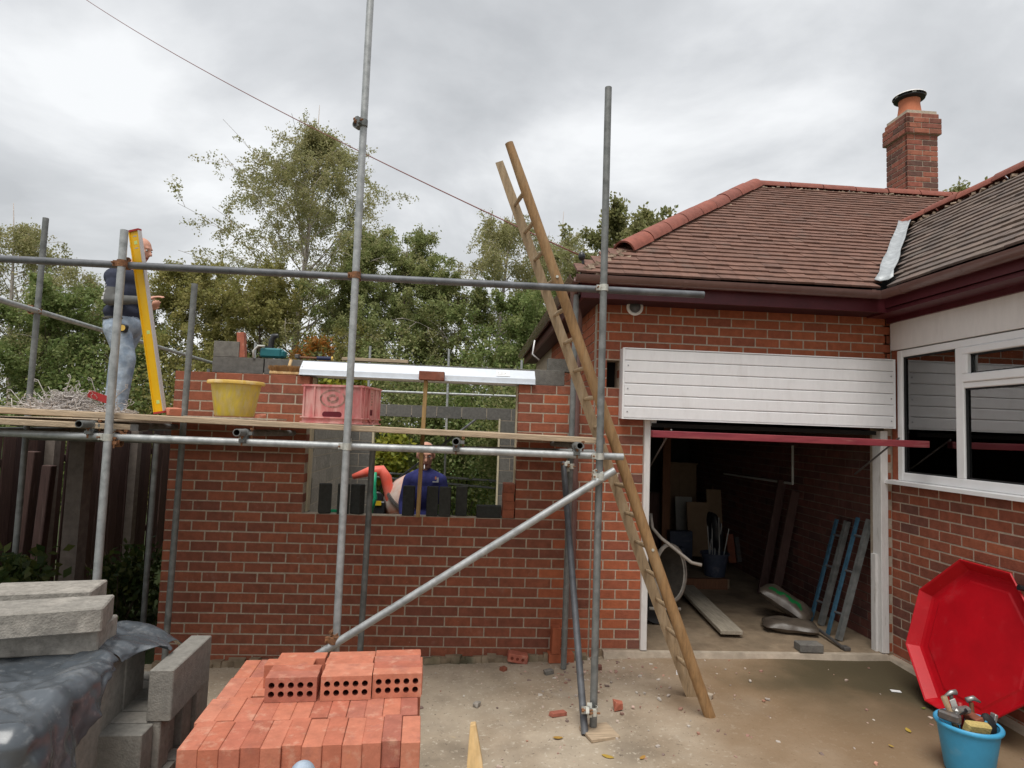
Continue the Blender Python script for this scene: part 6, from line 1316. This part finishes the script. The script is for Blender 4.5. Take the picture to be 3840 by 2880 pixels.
def tree(name, label, base, h, R, mat, seed, style='birch', nl=26000, cb=.22, lsize=.085, bark='bark_birch', n1=34, density=1., group=None, cat='tree'):
    rng = np.random.default_rng(seed); base = np.array(base, float); t = thing(name, label, cat, V(base), group); tb = MB()
    lean = rng.normal(0, .03, 2); tp_ = [base+np.array([lean[0]*h*s_+.05*math.sin(s_*7+seed)*s_, lean[1]*h*s_+.05*math.cos(s_*5+seed)*s_, h*s_*.915]) for s_ in np.linspace(0, 1, 10)]
    tb.tube(tp_, [max(.008, (.011*h+.02)*(1-s_)**.9) for s_ in np.linspace(0, 1, 10)], 8)
    tp_ = np.array(tp_); twigs = []
    def tpos(s_): x = s_*9; i = min(8, int(x)); return tp_[i]+(tp_[i+1]-tp_[i])*(x-i)
    droop = {'birch': .55, 'bush': .12, 'upright': -.05, 'weep': 1.0}[style]; env = {'birch': lambda s_: min(1, (1-s_)/.40)**.85*min(1, .45+(s_-cb)/.12), 'weep': lambda s_: math.sin(PI*min(1, max(0, (s_-cb)/(1-cb)))**.6)**.6, 'bush': lambda s_: math.sin(PI*min(1, max(0.02, (s_-cb)/(1-cb)))**.75)**.5, 'upright': lambda s_: math.sin(PI*min(1, max(0, (s_-cb)/(1-cb)))**.8)**.6}[style]
    for k in range(n1):
        s_ = cb+(1-cb)*((k+rng.random())/n1)**.85*.97; az_ = k*2.399+rng.normal(0, .4); L_ = R*max(.12, env(s_))*rng.uniform(.65, 1.18)
        el = rng.uniform(.25, .75)+(.5*s_ if style != 'weep' else .2); d = np.array([math.cos(az_)*math.cos(el), math.sin(az_)*math.cos(el), math.sin(el)]); p = tpos(s_*.93); pts = [p]
        for j in range(6): d = d+np.array([rng.normal(0, .10), rng.normal(0, .10), -.10*droop-.04]); d /= np.linalg.norm(d); p = p+d*L_/6*1.15; pts.append(p)
        tb.tube(pts, [max(.005, .0055*h*(1-s_*.7)*(1-j/6.5)*.55) for j in range(7)], 5, cap=False); pts = np.array(pts)
        for j in range(9):
            x = rng.uniform(.25, 1)*6; i = min(5, int(x)); q0 = pts[i]+(pts[i+1]-pts[i])*(x-i); dd = d*.6+rng.normal(0, .7, 3); dd[2] += .15; dd /= np.linalg.norm(dd); l2 = L_*rng.uniform(.18, .42)*(1.15-x/9); sub = [q0]; q1 = q0
            for _ in range(3): dd = dd+np.array([0, 0, -.28*droop])+rng.normal(0, .12, 3); dd /= np.linalg.norm(dd); q1 = q1+dd*l2/3; sub.append(q1)
            tb.tube(sub, [.008, .006, .005, .003], 3, cap=False); sub = np.array(sub)
            for _ in range(5):
                x2 = rng.uniform(.2, 1)*3; i2 = min(2, int(x2)); q2 = sub[i2]+(sub[i2+1]-sub[i2])*(x2-i2); d3 = dd*.5+rng.normal(0, .7, 3); d3[2] -= .8*droop; d3 /= np.linalg.norm(d3); twigs.append((q2, d3, rng.uniform(.18, .5)*(1+.9*max(0, droop))*R*.14+.12, s_))
    tb.build('trunk', bark, t, smooth=True)
    tw = len(twigs); per = max(3, int(nl*density/tw)); Q = np.array([a for a, _, _, _ in twigs]); D = np.array([b for _, b, _, _ in twigs]); L_ = np.array([c_ for _, _, c_, _ in twigs])
    f = rng.random((tw, per)); P = Q[:, None]+D[:, None]*(L_[:, None]*f)[..., None]; P[..., 2] -= (droop*.35*L_)[:, None]*f**2; P = P+rng.normal(0, .045, P.shape); cl = rng.random(tw)
    tint = (cl[:, None]*.6+rng.random((tw, per))*.5-.05).ravel(); P = P.reshape(-1, 3); tint = tint*.9+.1*np.clip((P[:, 2]-base[2])/h, 0, 1)
    leafmesh('crown', mat, t, P, lsize, rng, up=.5*max(0, droop), tint=tint); return t
def tat(u, w_): p = at(u, 900, w=w_); return (p.x, p.y, -.4)
def hgt(u, v, w_): return at(u, v, w=w_).z+.4
tree('birch_tree', 'tall birch with open airy crown rising left of the middle scaffold pole', tat(615, 19), hgt(622, 262, 19)*1.13, 3.7, 'leaf_birch', 3, 'birch', 95000, .20, .068, n1=72)
tree('birch_tree', 'drooping birch with sparse pale leaves at the far left edge', tat(40, 15), hgt(60, 470, 15)*1.15, 2.7, 'leaf_birch', 8, 'weep', 52000, .2, .062, n1=36)
tree('birch_tree', 'weeping birch with thin hanging twigs behind the ladder', tat(1050, 18), hgt(1055, 465, 18)*1.16, 3.0, 'leaf_birch', 13, 'weep', 62000, .12, .064, n1=44)
tree('birch_tree', 'weeping birch just left of the bungalow roof corner', tat(1185, 19), hgt(1190, 480, 19)*1.16, 2.9, 'leaf_birch', 17, 'weep', 58000, .12, .064, n1=40)
tree('broadleaf_tree', 'dense dark green tree directly right of the middle scaffold pole', tat(850, 17), hgt(850, 495, 17)*1.07, 2.7, 'leaf_dark', 21, 'bush', 58000, .05, .078, 'bark', n1=40)
tree('broadleaf_tree', 'round green tree behind the middle scaffold pole', tat(750, 18), hgt(770, 490, 18)*1.07, 2.5, 'leaf_dark', 24, 'bush', 52200, .05, .078, 'bark', n1=38)
tree('broadleaf_tree', 'olive green tree behind the saw on the wall top', tat(560, 16), hgt(560, 605, 16)*1.07, 2.9, 'leaf_olive', 28, 'bush', 55100, .03, .078, 'bark', n1=38)
tree('broadleaf_tree', 'olive green tree right of the man on the scaffold', tat(405, 17), hgt(405, 600, 17)*1.07, 3.0, 'leaf_olive', 31, 'bush', 58000, .03, .078, 'bark', n1=38)
tree('broadleaf_tree', 'low dark tree behind the legs of the man on the scaffold', tat(245, 16), hgt(245, 660, 16)*1.07, 2.6, 'leaf_dark', 35, 'bush', 49300, .03, .078, 'bark', n1=36)
tree('broadleaf_tree', 'dark bushy tree below the drooping birch at far left', tat(90, 14), hgt(90, 650, 14)*1.07, 2.4, 'leaf_hedge', 37, 'bush', 49300, .03, .078, 'bark', n1=36)
tree('broadleaf_tree', 'dark green tree between the two weeping birches', tat(960, 17), hgt(960, 555, 17)*1.07, 2.2, 'leaf_dark', 41, 'bush', 46400, .03, .078, 'bark', n1=34)
tree('broadleaf_tree', 'dark green tree behind the ladder above the wall', tat(1110, 15), hgt(1110, 620, 15)*1.07, 2.2, 'leaf_hedge', 44, 'bush', 43500, .03, .078, 'bark', n1=34)
tree('maple_tree', 'leafy tree with upright shoots showing above the roof hip', tat(1350, 16), hgt(1340, 452, 16)*1.13, 2.5, 'leaf_maple', 47, 'upright', 30000, .1, .12, 'bark', n1=36)
tree('maple_tree', 'small leafy treetop behind the chimney and roof', tat(2105, 19), hgt(2120, 366, 19)*1.10, 2.4, 'leaf_maple', 52, 'upright', 20000, .3, .13, 'bark', n1=32)
def bush(name, label, c, r, n, mat, seed, lsize, cat='shrub', kind=None, stems=10):
    rng = np.random.default_rng(seed); c = np.array(c, float); t = thing(name, label, cat, (c[0], c[1], c[2]-r[2]))
    if kind: t['kind'] = kind
    m = MB()
    for k in range(stems): a = c+np.array([rng.normal(0, .15)*r[0], rng.normal(0, .15)*r[1], -r[2]]); b = c+np.array([rng.normal(0, .55)*r[0], rng.normal(0, .5)*r[1], rng.uniform(.2, .95)*r[2]]); m.tube([a, (a+b)/2+rng.normal(0, .05, 3), b], [.012, .008, .003], 4, cap=False)
    m.build('stems', 'bark', t)
    nc = max(8, n//60); d = rng.normal(size=(nc, 3)); d /= np.linalg.norm(d, axis=1)[:, None]; cc = c+d*np.array(r)*(rng.random((nc, 1))**.4)*.9; P = (cc[:, None]+rng.normal(0, .16, (nc, 60, 3))*np.array(r)*.9).reshape(-1, 3); P = P[P[:, 2] > c[2]-r[2]*1.02]
    leafmesh('leaves', mat, t, P, lsize, rng, up=.2); return t
for k, (u, v0, w_, rx, mt) in enumerate(((200, 760, 13.5, 1.6, 'leaf_hedge'), (420, 740, 14, 1.8, 'leaf_olive'), (640, 745, 14.5, 1.7, 'leaf_hedge'), (840, 740, 14, 1.7, 'leaf_dark'), (1010, 760, 14, 1.5, 'leaf_hedge'), (1150, 770, 13, 1.3, 'leaf_dark'))):
    p = at(u, v0, w=w_); h_ = (p.z+.4)/2
    bush('hedge_shrub', ['dark hedge shrub behind the side platform', 'olive hedge shrub below the olive tree', 'dark hedge shrub behind the broom head', 'green hedge shrub above the steel lintel middle', 'dark hedge shrub above the right half of the lintel', 'green hedge shrub left of the bungalow gutter'][k], (p.x, p.y, h_-.4), (rx, 1.1, h_), 14000, mt, 60+k, .085)
p = at(650, 745, w=13.2); bush('autumn_shrub', 'rust orange autumn leaves behind the teal saw', (p.x+.25, p.y, p.z-.25), (.45, .3, .55), 700, 'leaf_rust', 77, .09, stems=6)
p = at(735, 830, y=8.2); bush('yellow_shrub', 'yellow green large leaved shrub seen above the red crate', (p.x, p.y, p.z-.15), (.6, .4, .6), 1500, 'leaf_yellow', 78, .16)
p = at(838, 985, y=7.8); bush('yellow_shrub', 'yellow and green leaved shrub beside the mixer in the opening', (p.x, p.y, p.z-.1), (.5, .4, .62), 1600, 'leaf_yellow', 79, .15)
p = at(905, 985, y=10.5); bush('dark_shrub', 'dark shrub behind the head of the man in blue', (p.x, p.y, p.z-.2), (.75, .5, .9), 4500, 'leaf_hedge', 80, .08)
p = at(1020, 1085, y=9.2); bush('garden_shrub', 'light green low shrub behind the right sill bricks', (p.x, p.y, .15), (.7, .5, .6), 4500, 'leaf_yellow', 81, .05)
p = at(60, 1230, y=-.2); bush('bramble_shrub', 'green bramble bush at the foot of the fence on the left', (p.x-.15, p.y, .18), (.75, .5, .55), 2600, 'leaf_ivy', 82, .10)
p = at(285, 1190, y=1.2); bush('ivy_shrub', 'small dark ivy plant at the fence foot left of the wall', (p.x, p.y, .12), (.38, .5, .5), 1500, 'leaf_ivy', 83, .08)
# dry grass at the left
gr = MB(); rr = random.Random(4)
for k in range(900):
    x = rr.uniform(-1.9, -.12); y = rr.uniform(-1.6, 1.8); h_ = rr.uniform(.05, .22); a = rr.random()*6.28; b_ = rr.uniform(.02, .1); z = -.27
    p0 = V((x, y, z)); s_ = V((math.cos(a), math.sin(a), 0))*.004; tp2 = p0+V((math.sin(a)*b_, math.cos(a)*b_, h_)); gr.add([p0-s_, p0+s_, tp2], [(0, 1, 2)])
tag(gr.build('rough_grass', 'lawn'), 'rough grass blades on the soil beside the extension', 'grass', kind='stuff')
for k in range(5):
    a = V((rr.uniform(-1.6, -1.0), rr.uniform(-.4, .4), -.27)); b = a+V((rr.uniform(-.1, .35), .1, rr.uniform(.6, .95)))
    o = MB().tube([a, (a+b)/2+V((-.05, 0, .05)), b], [.006, .005, .002], 5).build('dry_stalk', 'leaf_rust' if k % 2 else 'ladder_pale', smooth=True); tag(o, ['brown dry stalk rising from the bramble, leftmost', 'second dry stalk in the bramble', 'middle dry stalk in the bramble', 'fourth dry stalk in the bramble', 'dry stalk nearest the left scaffold pole'][k], 'stalk', 'dry stalks in the bramble')
# ------------------------------------------------------------------ garden beyond the rear opening
YG = 12.5
tf = thing('garden_trellis', 'brown diamond lattice trellis at the end of the garden', 'trellis', (at(1020, 1000, y=YG).x, YG, -.3)); a, b = at(955, 1050, y=YG), at(1120, 955, y=YG); x0, x1, z0, z1 = a.x, b.x, -.3, b.z+.1; st_ = .14
n_ = int((x1-x0+z1-z0)/st_)
for sgn in (1, -1):
    for k in range(n_):
        o_ = k*st_
        if sgn > 0: p0 = (x0+max(0, o_-(z1-z0)), z1-max(0, (z1-z0)-o_) if False else z0+max(0, (z1-z0)-o_)); p1 = (x0+min(o_, x1-x0), z1-max(0, o_-(x1-x0)))
        else: p0 = (x1-max(0, o_-(z1-z0)), z0+max(0, (z1-z0)-o_)); p1 = (x1-min(o_, x1-x0), z1-max(0, o_-(x1-x0)))
        if abs(p1[0]-p0[0]) > .05: MB().beam((p0[0], YG+.012*sgn, p0[1]), (p1[0], YG+.012*sgn, p1[1]), .028, .012, (0, 1, 0)).build('lath', 'trellis', tf)
for k, u in enumerate((1035, 1053, 1072)):
    p = at(u, 1032, y=11.3-.02*k); z0 = -.3; pc_ = thing('garden_chair', ['leftmost white slatted garden chair behind the shrub', 'middle white slatted garden chair behind the shrub', 'right white slatted garden chair nearest the block pier'][k], 'chair', (p.x, p.y, z0), 'white garden chairs on the lawn'); zt_ = p.z
    for s_ in (-1, 1): MB().box((p.x+s_*.22-.015, p.y+.2, z0), (p.x+s_*.22+.015, p.y+.23, zt_+.05)).build('leg', 'patio_white', pc_); MB().box((p.x+s_*.22-.015, p.y-.23, z0), (p.x+s_*.22+.015, p.y-.2, .14)).build('leg', 'patio_white', pc_)
    for j in range(5): MB().box((p.x-.24, p.y+.185, zt_-.22+.058*j), (p.x+.24, p.y+.2, zt_-.185+.058*j)).build('back_slat', 'patio_white', pc_)
    for j in range(5): MB().box((p.x-.24, p.y-.22+.085*j, .12), (p.x+.24, p.y-.155+.085*j, .14)).build('seat_slat', 'patio_white', pc_)
sd_p = at(880, 985, y=13.5); sh_ = thing('garden_shed', 'dark low garden shed at the back seen through the opening', 'shed', (sd_p.x, 13.6, -.3)); MB().box((sd_p.x-1.6, 13.2, -.3), (sd_p.x+.9, 15, 1.2)).build('wall', 'room_dark', sh_); MB().prism([(0, -.15, 0), (0, 1.9, 0), (0, .9, .5)], (sd_p.x-1.7, 13.2, 1.2), (sd_p.x+1.0, 13.2, 1.2)).build('roof', 'galv_dark', sh_); MB().box((sd_p.x-.7, 13.18, .2), (sd_p.x-.2, 13.2, .8)).build('window', 'dark_void', sh_)
